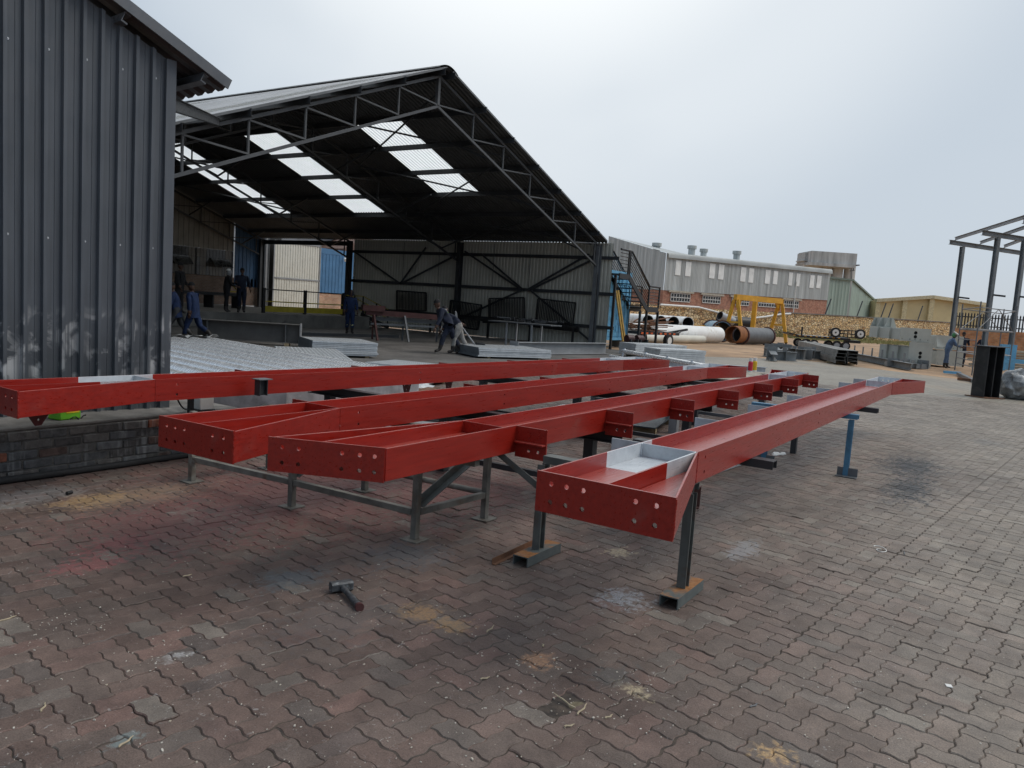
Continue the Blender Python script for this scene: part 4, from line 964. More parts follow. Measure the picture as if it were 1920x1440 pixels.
g = G(); g.tube([(.1,-.3,.81),(.3,-.32,1.1),(.45,-.32,1.15),(.6,-.3,1.05),(.9,-.3,.82),(.1,-.35,.82)],.03,6); ob('sling', g, m_dyel, t)
# ------------------------------------------------------------------ people
BULK = (1.2,1.3,1.0,1.15)
def person(label, loc, rz, lean=0, legs=((0,0),(0,0)), arms=((5,10,8),(5,10,8)), mj=None, mt=None, head='cap', tape=False, hat=None, ht=1.72, twist=0, hlean=None, coat=0, logo=False):
    t = thing('person', label, 'person', loc, rz); k = ht/1.72
    L_ = R(lean); up = V(math.sin(L_),0,math.cos(L_)); fwv = V(math.cos(L_),0,-math.sin(L_)); sd_ = V(0,1,0)
    sd_ = V(math.sin(R(twist)),math.cos(R(twist)),0)
    def legp(a, kn, s):
        a, kn = R(a), R(kn); h = V(0,s*.095,-.02); q = h+V(math.sin(a),0,-math.cos(a))*.43; an = q+V(math.sin(a-kn),0,-math.cos(a-kn))*.41
        ft = an+V(math.cos(max(-.9,(a-kn)))*.17, s*.02, -.055+math.sin(a-kn)*.12); return h, q, an, ft
    Lp = [legp(*legs[0],1), legp(*legs[1],-1)]
    low = min(min(p.z for p in l)-.04 for l in Lp); pel = V(0,0,-low)
    vs, rad, ed, reg = [], [], [], []
    def add(p, r, par=None, rg=0):
        vs.append(p*k); rad.append(r if isinstance(r,tuple) else (r,r)); reg.append(rg)
        if par is not None: ed.append((par,len(vs)-1))
        return len(vs)-1
    P = pel+V(0,0,0); i0 = add(P, (.125,.15), None, 1)
    i1 = add(P+up*.2, (.12,.145), i0, 0); i2 = add(P+up*.4, (.125,.165), i1, 0); i3 = add(P+up*.53, (.06,.075), i2, 0); i4 = add(P+up*.6, (.055,.055), i3, 2)
    for s, l in zip((1,-1), Lp):
        a = add(pel+l[0]+V(0,0,-.03), .09, i0, 1); b = add(pel+l[0].lerp(l[1],.5), .083, a, 1); c = add(pel+l[1], .065, b, 1); d = add(pel+l[1].lerp(l[2],.45), .062, c, 1); e_ = add(pel+l[2], .05, d, 3); add(pel+l[3], (.032,.045), e_, 3)
    wr = []
    for s, (a, b, o_) in zip((1,-1), arms):
        a, b, o_ = R(a), R(b), R(o_); sh_ = P+up*.46+sd_*(s*.185)
        d1 = V(math.sin(a)*math.cos(o_), s*math.sin(o_), -math.cos(a)*math.cos(o_)); el_ = sh_+d1*.29
        d2 = V(math.sin(a+b)*math.cos(o_*.4), s*math.sin(o_*.4), -math.cos(a+b)*math.cos(o_*.4)); w_ = el_+d2*.255
        j = add(sh_, .066, i2, 0); j = add(sh_.lerp(el_,.6), .056, j, 0); j = add(el_, .05, j, 0); j = add(el_.lerp(w_,.5), .045, j, 0); j = add(w_, .034, j, 2); wr.append((w_,d2.normalized(),s))
    me = bpy.data.meshes.new('tmp'); me.from_pydata([tuple(v) for v in vs], ed, []); o = bpy.data.objects.new('tmp', me); col.objects.link(o)
    sk = o.modifiers.new('skin','SKIN'); sb = o.modifiers.new('sub','SUBSURF'); sb.levels = 2; sb.render_levels = 2
    for i, v in enumerate(me.skin_vertices[0].data): v.radius = (rad[i][0]*k*BULK[reg[i]], rad[i][1]*k*BULK[reg[i]]); v.use_root = (i == 0)
    em = bpy.data.meshes.new_from_object(o.evaluated_get(bpy.context.evaluated_depsgraph_get())); bpy.data.objects.remove(o)
    pv = [tuple(v.co) for v in em.vertices]; fc = [tuple(p.vertices) for p in em.polygons]
    def region(p):
        best, bd = 0, 9
        for a, b in ed:
            A_, B_ = vs[a], vs[b]; d = B_-A_; f = max(0,min(1,(p-A_).dot(d)/d.length_squared)); q = (p-A_-d*f).length
            if q < bd: bd = q; best = reg[b] if f > .25 or reg[a] == reg[b] else reg[a]
        return best
    mi = [region(sum((em.vertices[i].co for i in f), Vector())/len(f)) for f in fc]
    g = G(); g.v = [Vector(v) for v in pv]; g.f = list(fc)
    for v in g.v: v += Vector((noise.noise(v*11),noise.noise(v*11+V(4,1,0)),noise.noise(v*6)))*.013+Vector((noise.noise(v*24),noise.noise(v*24+V(7,0,2)),0))*.007
    # head, with nose, ears, brow; hands with five fingers
    hl = R(lean*.55 if hlean is None else hlean); hm = Matrix.Rotation(hl,4,'Y'); hc = (P+up*.6+V(math.sin(hl)*.1,0,.105))*k
    def fin(rg): mi.extend([rg]*(len(g.f)-len(mi)))
    g.ell(hc, .092*k, .075*k, .118*k, 14, 10, m=hm); g.ell(hc+hm@V(.03,0,-.07)*k, .055*k,.052*k,.06*k, 10, 6, m=hm); g.ell(hc+hm@V(.095,0,-.015)*k, .018*k,.014*k,.026*k, 8, 5, m=hm)
    for s in (1,-1): g.ell(hc+hm@V(0,s*.078,-.005)*k, .016*k,.01*k,.028*k, 8, 5, m=hm)
    fin(2)
    for s in (1,-1): g.ell(hc+hm@V(.083,s*.03,.012)*k, .01*k,.012*k,.008*k, 6, 4, m=hm)
    fin(4)
    for w_, d2, s in wr:
        w_ = w_*k; sid = d2.cross(V(0,s,0)).normalized(); pn = V(0,s,0)
        g.ell(w_+d2*.045*k, .042*k,.022*k,.05*k, 8, 6, m=V(0,0,1).rotation_difference(d2).to_matrix().to_4x4())
        for i, ln in enumerate((.06,.072,.068,.052)):
            b0 = w_+d2*.08*k+sid*((i-1.5)*.019)*k; g.tube([b0, b0+d2*ln*.5*k, b0+(d2*.85*ln-pn*ln*.45)*k], [.0085*k,.008*k,.006*k], 6)
        b0 = w_+d2*.03*k-sid*.03*k; g.tube([b0, b0+(d2*.03-sid*.02)*k, b0+(d2*.062-sid*.022)*k], [.01*k,.009*k,.007*k], 6)
    fin(2)
    me = bpy.data.meshes.new('body'); me.from_pydata([tuple(v) for v in g.v], [], g.f)
    for m in (mj, mt, m_skin, m_boot, m_black): me.materials.append(m)
    me.polygons.foreach_set('material_index', mi); me.polygons.foreach_set('use_smooth', [True]*len(mi))
    ob('body', me, None, t)
    hat = hat or m_blcloth
    if head == 'cap':
        g = G(); g.ell(hc+hm@V(-.004,0,.018)*k, .102*k,.086*k,.115*k, 14, 6, m=hm, z0=0.05); ob('beanie', g, hat, t)
    elif head == 'hood':
        g = G(); g.ell(hc+hm@V(-.025,0,-.01)*k, .112*k,.1*k,.14*k, 14, 10, m=hm); ob('hood', g, hat, t)
    elif head == 'helmet':
        g = G(); g.ell(hc+hm@V(-.03,0,.0)*k, .105*k,.09*k,.12*k, 14, 8, m=hm); ob('cap', g, mat('green_cap',(.08,.3,.12),.6), t)
        g = G(); m2 = hm@Matrix.Rotation(R(-62),4,'Y'); g.ell(hc+hm@V(.06,0,.07)*k, .06*k,.115*k,.19*k, 14, 8, m=m2); ob('welding_mask', g, mat('mask_white',(.7,.72,.68),.4), t, bev=0)
    elif head == 'shield':
        g = G(); g.ell(hc+hm@V(-.004,0,.03)*k, .105*k,.09*k,.1*k, 14, 6, m=hm, z0=.05); ob('hard_cap', g, m_white, t)
        g = G(); g.ell(hc+hm@V(.02,0,-.03)*k, .112*k,.1*k,.15*k, 14, 8, m=hm); ob('face_shield', g, m_lsteel, t)
    if tape:
        for l in Lp:
            c_ = (pel+l[1].lerp(l[2],.3))*k; d = (l[2]-l[1]).normalized(); g = G(); g.cyl(c_-d*.035*k, c_+d*.035*k, .07*k, n=14); ob('reflective_band', g, m_hiv, t)
    if coat:
        g = G(); a, b = (P+up*.18)*k, (P+V(0,0,-.2))*k; g.tube([a,(a+b)/2,b],[.158*k,.175*k,.19*k],16)
        for v in g.v: v.x = (v.x-P.x*k)*.82+P.x*k
        ob('coat_skirt', g, mj, t)
    if logo:
        bk = (P+up*.4)*k-fwv*.138*k; g = G(); g.bar(bk-sd_*.1*k, bk+sd_*.1*k, .02,.035*k, up=up); ob('back_lettering', g, m_white, t)
        g = G(); g.bar(bk-up*.07*k-fwv*.006-sd_*.05*k, bk-up*.07*k-fwv*.006+sd_*.03*k, .02,.025*k, up=up); ob('back_lettering', g, m_white, t)
        g = G(); g.ell(bk-up*.13*k-fwv*.002-sd_*.0*k, .012,.04*k,.03*k, 8, 5); ob('back_emblem', g, mat('emblem_green',(.2,.45,.08),.6), t)
        g = G(); g.ell(bk-up*.09*k-fwv*.004-sd_*.05*k, .012,.02*k,.02*k, 8, 5); ob('back_emblem', g, mat('emblem_red',(.5,.06,.04),.6), t)
    return t
def toward(a, b): return math.atan2(b[1]-a[1], b[0]-a[0])
F0 = .004
q = gz(362,641,F0); person('man in blue work suit walking away to the left beside the shed corner', q, R(115), 8, ((22,10),(-20,38)), ((-15,15,12),(10,12,14)), m_blcl, m_blcl, 'cap', coat=1, ht=1.74)
q = gz(331,640,F0); person('man in blue overalls half hidden by the shed corner, walking left', q, R(140), 14, ((28,18),(-18,30)), ((10,20,10),(15,40,10)), m_blcl, m_steel, 'cap', coat=1)
q = gz(333,592,.6); person('man in dark clothes on the platform behind the walking men', gz(335,589,.6), R(-60), 3, ((4,2),(-4,4)), ((10,30,8),(5,20,8)), m_blcloth, m_blcloth, 'cap')
person('man in dark clothes with pale face shield standing on the platform', gz(424,586,.6), R(-20), 5, ((4,2),(-4,4)), ((25,80,8),(15,60,8)), m_blcloth, m_blcloth, 'shield')
person('man in navy jacket with chest lettering standing on the platform', gz(452,587,.6), R(-125), 3, ((6,2),(-6,4)), ((-10,40,20),(15,90,10)), m_navy, m_navy, 'cap', ht=1.8)
q = gz(655,627,.01); person('lone man in blue overalls with knee bands standing in the middle of the hall', q, R(-130), 4, ((8,5),(-6,6)), ((5,15,12),(0,20,10)), m_blcl, m_blcl, 'hood', tape=True, hat=m_navy, ht=1.78)
q = gz(840,664,F0); person('worker in navy suit with printed back bending forward, pulling the pallet truck', q, R(146), 42, ((28,14),(-24,12)), ((18,10,14),(-12,6,6)), m_navy, m_navy, 'cap', tape=True, logo=True, ht=1.86, hlean=10)
q = gz(858,664,F0); person('worker in grey trousers bending behind the navy one, hand on truck handle', q, R(140), 50, ((22,16),(-20,14)), ((25,10,8),(-62,-5,8)), m_navy, m_grcl, 'cap', ht=1.7)
q = gz(1772,691,0); person('welder in denim with raised pale mask and green cap beside the grey boxes', q, R(-72), 22, ((8,5),(-4,6)), ((40,35,6),(30,45,6)), m_denim, m_denim, 'helmet', ht=1.74)
q = gz(1800,689,0); person('worker in navy overalls seen from behind at the scaffold', q, R(8), 6, ((5,2),(-4,4)), ((25,60,18),(25,60,18)), m_navy, m_navy, 'cap', ht=1.78)
q = gz(1838,684,0); person('hooded worker in dark jacket with orange strap behind the steel stub column', q, R(170), 8, ((5,2),(-4,4)), ((30,50,12),(30,50,12)), m_navy, m_navy, 'hood', ht=1.72)
# ------------------------------------------------------------------ container and stair beside the hall
t = thing('blue_container', 'light blue shipping container with closed doors behind the black stair', 'container', (33.65,16.1,0))
x0, x1, y0, y1, z0, z1 = 32.35, 35.25, 16.1, 22.1, .35, 3.62
g = G(); g.box(x0+.03,x1-.03,y0+.05,y1,z0+.03,z1-.03); ob('body', g, m_lblue, t, w=True)
g = G()
for x in (x0+.06,x1-.06): g.bar((x,y0+.02,z0),(x,y0+.02,z1),.12,.12)
for z in (z0+.06,z1-.08): g.bar((x0+.12,y0+.02,z),(x1-.12,y0+.02,z),.12,.14)
ob('corner_frame', g, m_lblue, t, w=True)
for s_ in (0,1):
    a = x0+.14+s_*1.32; g = G(); g.box(a,a+1.29,y0+.0,y0+.045,z0+.16,z1-.18); d_ = ob('door', g, m_lblue, t, w=True)
    for z in (.75,1.35,1.95,2.5,3.0): g = G(); g.box(a+.08,a+1.2,y0-.03,y0-.001,z,z+.3); ob('rib_panel', g, m_lblue, d_, w=True)
    for f in (.3,.75):
        g = G(); g.cyl((a+1.13*f,y0-.07,z0+.14),(a+1.13*f,y0-.07,z1-.15),.025,n=8); ob('lock_rod', g, m_lblue, d_, w=True)
g = G(); g.corr((x1,y0+.1,z0+.1), (0,1,0), 5.8, (0,0,1), z1-z0-.2, (1,0,0), [(0,0),(.07,-.04),(.14,-.04),(.21,0)], .28); ob('side_sheet', g, m_lblue, t, w=True)
for x in (x0+.3,x1-.3):
    for y in (y0+.3,y1-.3): g = G(); g.box(x-.25,x+.25,y-.25,y+.25,0,z0); ob('support_block', g, m_conc, t, w=True)
YS = 15.15
def sp(px, py, Y=YS): return oy(px,py,Y)
st = thing('steel_stair', 'black steel stair with railings up to a landing beside the hall', 'stair', (33,YS,0))
lz = 3.3; ft, fb = sp(1180,517), sp(1213,578); lr = sp(1234,578); X0 = 31.85
for Y in (YS,YS+.95):
    g = G(); g.bar((X0,Y,lz),(ft.x,Y,lz),.06,.24); g.bar((ft.x,Y,lz),(fb.x,Y,fb.z-.05),.06,.26); g.bar((fb.x,Y,fb.z-.05),(lr.x,Y,fb.z-.05),.06,.26); ob('stringer', g, m_black, st, w=True)
    for p in (sp(1156,500),fb,lr):
        x = p.x; zt = lz if x < ft.x else fb.z-.1
        g = G(); g.bar((x,Y,0),(x,Y,zt),.1,.1); ob('post', g, m_black, st, w=True)
for k in range(7):
    f = (k+.5)/7; p = V(ft.x,0,lz).lerp(V(fb.x,0,fb.z),f); g = G(); g.box(p.x-.13,p.x+.13,YS+.04,YS+.91,p.z-.02,p.z+.02); ob('tread', g, m_black, st, w=True)
g = G(); g.box(X0,ft.x,YS+.04,YS+.91,lz+.06,lz+.1); g.box(fb.x,lr.x,YS+.04,YS+.91,fb.z-.02,fb.z+.02); ob('landing_plate', g, m_black, st, w=True)
ra, rb2 = 1.08, 1.05
for Y in (YS,YS+.95):
    A_, B_, C_, D_ = V(X0,Y,lz+.1), V(ft.x+.1,Y,lz+.1), V(fb.x+.1,Y,fb.z+.02), V(lr.x,Y,fb.z+.02)
    g = G(); g.tube([A_+V(0,0,ra),B_+V(0,0,ra),C_+V(0,0,rb2),D_+V(0,0,rb2)],.048,8)
    for k in range(1,7): h = ra*k/7; g.tube([A_+V(0,0,h),B_+V(0,0,h),C_+V(0,0,h),D_+V(0,0,h)],.02,5)
    ob('handrail', g, m_black, st, w=True)
    for p in (V(X0+.9,Y,lz+.1),B_-V(.12,0,0),C_,D_): g = G(); g.bar(p,p+V(0,0,ra),.07,.07); ob('baluster', g, m_black, st, w=True)
for k, (px, lab) in enumerate(((1163,'left yellow timber plank of two leaning against the stair'),(1167,'right yellow timber plank of two leaning against the stair'))):
    a, b = oy(px+6,668,15.0), oy(px-8,545,15.2); a.z = 0; t = thing('plank', lab, 'plank', a, 0, 'yellow planks leaning by the stair'); g = G(); g.bar(a+V(.0,0,.0),b,.12,.05,up=(0,1,0)); ob('board', g, mat('yellowed_timber',(.42,.27,.06),.7,0,.3,6), t, w=True)
# welding machines and scrap trolley behind the stair posts
for k, (px, lab) in enumerate(((1182,'green machine with round brown drum left of a pair behind the stair posts'),(1200,'green machine with round brown drum right of a pair behind the stair posts'))):
    q = gz(px,664); t = thing('drum_machine', lab, 'machine', q, R(-20))
    g = G(); g.box(-.25,.25,-.3,.3,0,.5); ob('cabinet', g, mat('machine_green',(.03,.07,.055),.5), t, bev=.02)
    g = G(); g.cyl((-.3,0,.64),(.05,0,.64),.15,n=18); ob('drum', g, mat('drum_brown',(.06,.02,.019),.5), t)
    for x in (-.2,.2): g = G(); g.box(x-.03,x+.03,-.2,.2,.5,.62); ob('bracket', g, m_steel, t)
q = gz(1225,648); t = thing('scrap_trailer', 'low trailer loaded with rusty scrap bars in front of the white pipes', 'trailer', q, R(-12))
g = G(); g.box(-2.4,1.2,-.8,.8,.62,.76); g.bar((1.2,0,.7),(3.2,0,.95),.1,.12); g.bar((1.2,-.6,.66),(2.6,0,.85),.08,.08); ob('chassis', g, m_black, t)
for s_ in (-1,1):
    g = G(); g.cyl((.1,s_*.85-.1,.34),(.1,s_*.85+.1,.34),.34,n=24); wh = ob('wheel', g, m_rub, t); g = G(); g.cyl((.1,s_*.85-.104,.34),(.1,s_*.85+.104,.34),.2,n=20); ob('rim', g, m_white, wh)
g = G()
for k in range(46): a = V(random.uniform(-2.6,-.8),random.uniform(-.7,.7),.8+random.random()*.5); g.bar(a, a+V(random.uniform(1,2.4),random.gauss(0,.2),random.gauss(0,.12)), random.uniform(.03,.1), random.uniform(.03,.06))
ob('scrap_bars', g, m_rust, t, kind='stuff')
g = G()
for k in range(8): g.box(-2.35+.42*k,-2.15+.42*k,-.815,-.803,.64,.74)
ob('reflector_strip', g, mat('reflector_orange',(.7,.13,.03),.4), t)

# ------------------------------------------------------------------ big pipes
m_pipe = mat('white_pipe', (.82,.82,.8), .5, 0, .12, 1, dirt=(.6,.58,.52)); m_pin = mat('pipe_inside', (.05,.055,.06), .6)
def pipe(label, p, q, r, mm, grp=None, rin=.93, flange=None):
    t = thing('large_pipe', label, 'pipe', ((p[0]+q[0])/2,(p[1]+q[1])/2,0), 0, grp); g = G(); g.cyl(p,q,r,n=36,rin=r*rin); ob('shell', g, mm, t, w=True)
    d = (Vector(q)-Vector(p)).normalized(); g = G(); g.cyl(Vector(p)+d*.01,Vector(q)-d*.01,r*rin*.985,n=32,cap=False); ob('lining', g, m_pin, t, w=True)
    if flange:
        for e_ in (p,q): g = G(); s_ = 1 if e_ is p else -1; g.cyl(Vector(e_)-d*.02*s_,Vector(e_)+d*.09*s_,r*1.13,n=36,rin=r*1.005); ob('flange', g, flange, t, w=True)
    return t
a, b = gz(1183,640), gz(1338,643.5)
pipe('long white pipe lying at the front of the pipe pile', (42.5,19.9,.56), (53.0,17.35,.56), .55, m_pipe)
pipe('shorter slim white pipe lying in front of the long white pipe', (42.4,18.6,.26), (49.6,17.2,.26), .25, mat('cream_pipe',(.62,.6,.52),.5,0,.15,1))
for k, (px, lab) in enumerate(((1215,'first open-ended white pipe from the left on top of the pile'),(1239,'second open-ended white pipe from the left on top of the pile'),(1263,'third open-ended white pipe from the left on top of the pile'),(1290,'rightmost open-ended white pipe on top of the pile'))):
    c_ = od(px,602+k*1.3,53.5); zc = c_.z; d = V(.72,.69,0); p0 = V(c_.x,c_.y,zc); pipe(lab, p0, p0+d*6, .43, m_pipe, 'white pipes stacked on top')
for x_, y_ in ((47.8,21.6),(50.6,24.4)):
    t = thing('pipe_cradle', 'timber cradle carrying the upper white pipes at x %s' % ('left' if x_ < 48 else 'right'), 'cradle', (x_,y_,0)); g = G(); g.cb((x_,y_,.36),.4,5.2,.72,R(44)); ob('timber', g, m_wood, t, w=True)
    t['label'] = 'timber cradle under the '+('left' if x_ < 48 else 'right')+' end of the upper white pipes'
pipe('short dark pipe with rust-red collars lying under the yellow gantry', gz(1387,645)+V(0,0,.62), gz(1437,646)+V(0,0,.62), .6, m_steel2, flange=m_brn)
g = G(); q = gz(1372,645)+V(0,0,.66); t = thing('rusty_pipe', 'bright rusty pipe section beside the dark pipe under the gantry', 'pipe', (q.x,q.y,0)); d = (gz(1405,645)-gz(1372,645)).normalized()
g.cyl(q, q+d*1.3, .6, n=32, rin=.55); ob('shell', g, mat('bright_rust',(.27,.1,.03),.8,0,.3,2), t, w=True)
pipe('pale blue lined pipe with red rim facing the yard beside the gantry leg', gz(1352,641)+V(0,0,.78), gz(1352,641)+V(2.4,1.6,.78), .72, mat('blue_lining',(.2,.33,.42),.5), flange=m_brn)
pipe('dark pipe lying behind the rusty one', gz(1393,628)+V(0,-1.0,1.35), gz(1393,628)+V(-3,2.0,1.35), .7, m_black)
pipe('small dark pipe end beside the blue lined pipe', gz(1376,640)+V(0,0,.4), gz(1376,640)+V(2.4,1.2,.4), .4, m_steel)
pipe('grey bent pipe piece on top of the blue lined pipe', gz(1352,628)+V(-1,0,2.0), gz(1352,628)+V(.6,-.9,1.5), .45, m_rooft)
t = thing('yellow_machine', 'low yellow machine behind the white pipes', 'machine', od(1322,612,60).xy.to_3d(), R(-20)); g = G(); g.box(-1.6,1.6,-.5,.5,.6,1.1); ob('frame', g, m_yel, t)
for x in (-1,1): g = G(); g.cyl((x,-.55,.4),(x,.55,.4),.4,n=20); ob('wheel', g, m_rub, t)
# ------------------------------------------------------------------ yellow gantry
ga, gb = gz(1373,640.5), gz(1456,643.5); gd = (gb-ga).normalized(); gn = V(-gd.y,gd.x,0)
t = thing('yellow_gantry', 'yellow A-frame gantry standing over dark pipes in the dirt yard', 'gantry', (ga+gb)/2)
def bx(nm, p, q, w_, h_=None): g = G(); g.bar(p,q,w_,h_ or w_); return ob(nm, g, m_yel, t, w=True)
H_ = 3.42; bx('top_beam', ga-gd*.15+V(0,0,H_), gb+gd*.15+V(0,0,H_), .3,.42)
for b_ in (ga,gb):
    for s_ in (-1,1):
        lg = bx('leg', b_+gn*s_*.85+V(0,0,.12), b_+gn*s_*.16+V(0,0,H_-.2), .24)
        c_ = b_+gn*s_*.85; g = G(); g.cyl(c_+gn*.0+gd*-.06+V(0,0,.1), c_+gd*.06+V(0,0,.1), .1, n=14); ob('castor', g, m_rub, lg, w=True)
    bx('cross_tie', b_+gn*.5+V(0,0,1.5), b_-gn*.5+V(0,0,1.5), .14)
    s_ = 1 if b_ is ga else -1; g = G(); q = b_+V(0,0,H_-.21); g.pris([q+gd*s_*.1-gn*.05, q+gd*s_*.75-gn*.05, q+gd*s_*.1-gn*.05-V(0,0,.6)], gn*.1); ob('gusset', g, m_yel, t, w=True)
t = thing('yellow_post', 'single yellow post with small light fitting standing behind the gantry', 'post', od(1410,628,78).xy.to_3d()); g = G(); g.bar((0,0,0),(0,0,3.6),.42,.36); ob('shaft', g, m_yel, t); g = G(); g.box(-.2,.2,-.1,1.6,3.7,3.9); ob('lamp_head', g, m_rooft, t)

# ------------------------------------------------------------------ flatbed trailer upside load
q = gz(1545,653); fd = gz(1592,656)-gz(1495,648); fd = R(-38)
t = thing('flatbed_trailer', 'black flatbed trailer with spare wheels mounted on its side, parked by the stone wall', 'trailer', gz(1540,653), R(-62))
g = G(); g.box(-1.9,1.7,-1.0,1.0,.72,.88); g.pris([(-1.9,-1.0,.88),(-2.7,-1.0,1.04),(-2.7,-1.0,.94),(-1.9,-1.0,.72)], (0,2.0,0)); ob('deck', g, m_black, t)
g = G()
for k in range(9): g.box(-2.4+.4*k,-2.25+.4*k,-1.02,-1.005,.82,.88)
ob('marker_strip', g, m_yel, t); g = G(); g.box(-1.9,1.6,-.9,.9,.882,.9); ob('deck_boards', g, m_rooft, t)
for x in (-1.5,-.85,.75,1.4):
    for s_ in (-1,1):
        g = G(); g.cyl((x,s_*.95-.12,.31),(x,s_*.95+.12,.31),.31,n=24); wh = ob('wheel', g, m_rub, t); g = G(); g.cyl((x,s_*.95-.125,.31),(x,s_*.95+.125,.31),.2,n=20); ob('rim', g, m_white if x < 0 else m_rooft, wh)
g = G(); g.bar((-1.8,-.95,.88),(-1.8,-.95,1.5),.1,.1); ob('stake', g, m_black, t)
g = G()
for z in (.95,1.2,1.45): g.bar((.1,-1.05,z),(2.5,-1.05,z),.07,.07)
for k in range(10): g.bar((.1+.266*k,-1.05,.95),(.1+.266*k,-1.05,1.45),.05,.05)
ob('side_grille', g, m_black, t)
for x in (.5,2.25):
    g = G(); g.cyl((x,-1.3,1.25),(x,-1.1,1.25),.36,n=26); wh = ob('spare_wheel', g, m_rub, t); g = G(); g.cyl((x,-1.31,1.25),(x,-1.1,1.25),.23,n=22); rm = ob('rim', g, m_white, wh); g = G(); g.cyl((x,-1.325,1.25),(x,-1.28,1.25),.06,n=12); ob('hub', g, m_black, wh)
g = G(); g.box(1.7,2.6,-.5,.5,.55,.75); ob('tow_frame', g, m_black, t)
# ------------------------------------------------------------------ steel yard in the middle distance
m_offc = mat('grey_offcut_paint', (.22,.235,.24), .5, 0, .2, 3)
m_chan = mat('mill_black_channel', (.24,.235,.22), .6, .3, .3, 2)
t = thing('channel_bundle', 'bundle of long black channels stacked four high on the dirt edge', 'steel bundle', (43,8.4,0), math.atan2(4.4,12))
for r_ in range(4):
    for c_ in range(2):
        g = G(); g.ext(upr(.42,.15,.012), (-6.4,(c_-.5)*.5+random.gauss(0,.02),.06+r_*.155), (6.4-random.random()*.3,(c_-.5)*.5+random.gauss(0,.02),.06+r_*.155)); ob('channel', g, m_chan, t)
for x in (-5,0,5): g = G(); g.box(x-.08,x+.08,-.6,.6,-.02,.058); ob('timber', g, m_wood, t)
spots = [(1440,668,0),(1452,666,1),(1462,664,0),(1475,668,1),(1488,672,2),(1500,674,2),(1512,674,2),(1524,673,0),(1446,676,1),(1470,676,0)]
for k, (px, py, ty) in enumerate(spots):
    q = gz(px,py); t = thing('steel_offcut', 'grey painted steel offcut, '+('first','second','third','fourth','fifth','sixth','seventh','eighth','leftmost front','rightmost front')[k]+' from the left in the jumbled row'*(k<8)+' of the jumbled row'*(k>7), 'steel offcut', q, random.uniform(-1,1), 'grey steel offcuts beside the paving')
    g = G()
    if ty == 0: g.ext(ipr(.4,.3,.02,.014), (-.5,0,.21), (.55,0,.21))
    elif ty == 1: g.ext(ipr(.3,.3,.02,.014), (-.7,0,.16), (.6,0,.4))
    else: g.ext(cpr(.5,.3,.02), (-.35,0,.25), (.3,0,.25))
    ob('profile', g, m_offc, t)
    g = G(); g.box(-.02,.0,-.22,.22,.02,.62); ob('end_plate', g, m_offc, t)
t = thing('cleated_beam', 'long low grey beam with upright cleats in front of the cream boxes', 'steel beam', (43,6.0,0), math.atan2(3.4,7.6))
g = G(); g.ext(ipr(.3,.3,.016,.012), (-5.6,0,.16), (5.0,0,.16)); ob('profile', g, m_offc, t)
for x in (-4.6,-3,-1.4,.2,1.8,3.4): g = G(); g.box(x-.1,x+.1,-.01,.01,.31,.72); ob('cleat', g, m_offc, t)
for k in range(5):
    q = gz(1672+k*12,688-1+k*.9); t = thing('steel_offcut', ('first','second','third','fourth','fifth')[k]+' low grey bracket from the left before the pale boxes', 'steel offcut', q, R(20+k*31), 'grey brackets before the boxes'); g = G(); g.ext(upr(.5,.22,.02), (-.35,0,.0), (.35,0,.0)); ob('profile', g, m_offc, t); g = G(); g.box(-.36,-.34,-.3,.3,0,.4); ob('end_plate', g, m_offc, t)
m_cream = mat('pale_grey_primer', (.48,.49,.44), .5, 0, .12, 1.2, dirt=(.4,.4,.35)); m_hole = mat('bolt_hole_dark', (.01,.01,.01), .9)
bdir = math.atan2(6.84-3.52, 48.8-43.5)
def cbox(label, loc, z0, z1, Lb, wd_, plate=None, marks=True, rz=None, lid=False):
    t = thing('box_column', label, 'steel box', (loc[0],loc[1],0), bdir if rz is None else rz, 'pale grey box columns')
    g = G(); g.box(0.02,Lb,-wd_/2,wd_/2,z0,z1); ob('shell', g, m_cream, t, bev=.01)
    pw, pz = plate or (wd_*1.0,(z0-.02,z1+.02)); g = G(); hs = [(0,(pz[1]-pz[0])*.5-.09,.085),(0,(pz[1]-pz[0])*.5+.09,.085)] if marks else []
    hs += [(x*pw*.42,h,.025) for x in (-1,-.4,0,.4,1) for h in (.1,)]
    g.holed([(-pw/2,0),(pw/2,0),(pw/2,pz[1]-pz[0]),(-pw/2,pz[1]-pz[0])], hs, (-.02,0,pz[0]), (0,-1,0), (0,0,1), -.035); e_ = ob('end_plate', g, m_cream, t, bev=.006)
    g = G(); g.box(.019,.0195,-pw/2+.05,pw/2-.05,pz[0]+.05,pz[1]-.05); ob('opening', g, m_hole, e_)
    for x in (Lb*.35,Lb*.7): g = G(); g.box(x-.02,x+.02,-wd_/2-.1,wd_/2+.1,z0+.02,z1+.03); ob('rib', g, m_cream, t)
    return t
b0 = gz(1722,690)
cbox('lower pale box column with a tall end plate at the foot of the stack', (b0.x,b0.y), .18, .95, 3.3, .85, (1.1,(.02,1.2)))
cbox('upper pale box column lying across the top of the stack', (b0.x+.1,b0.y+.3), 1.27, 1.8, 3.7, 1.1, (1.45,(1.23,1.86)))
t = thing('haunch_piece', 'pale haunch piece on top left of the box stack', 'steel piece', (b0.x+2.9,b0.y+2.1,1.81), bdir)
g = G(); g.box(-.9,.9,-.02,.02,0,.5); g.box(-.9,.9,-.3,.3,0,.03); ob('plate', g, m_cream, t)
for x in (-.8,0,.8): g = G(); g.pris([(x,-.3,.03),(x,.3,.03),(x,.12,.5),(x,-.12,.5)], (.03,0,0)); ob('rib', g, m_cream, t)
b1 = gz(1780,690)
cbox('lower pale open box standing behind the welder', (b1.x+.8,b1.y+.1), .1, .8, 2.6, 1.25, (1.35,(.08,.84)), False)
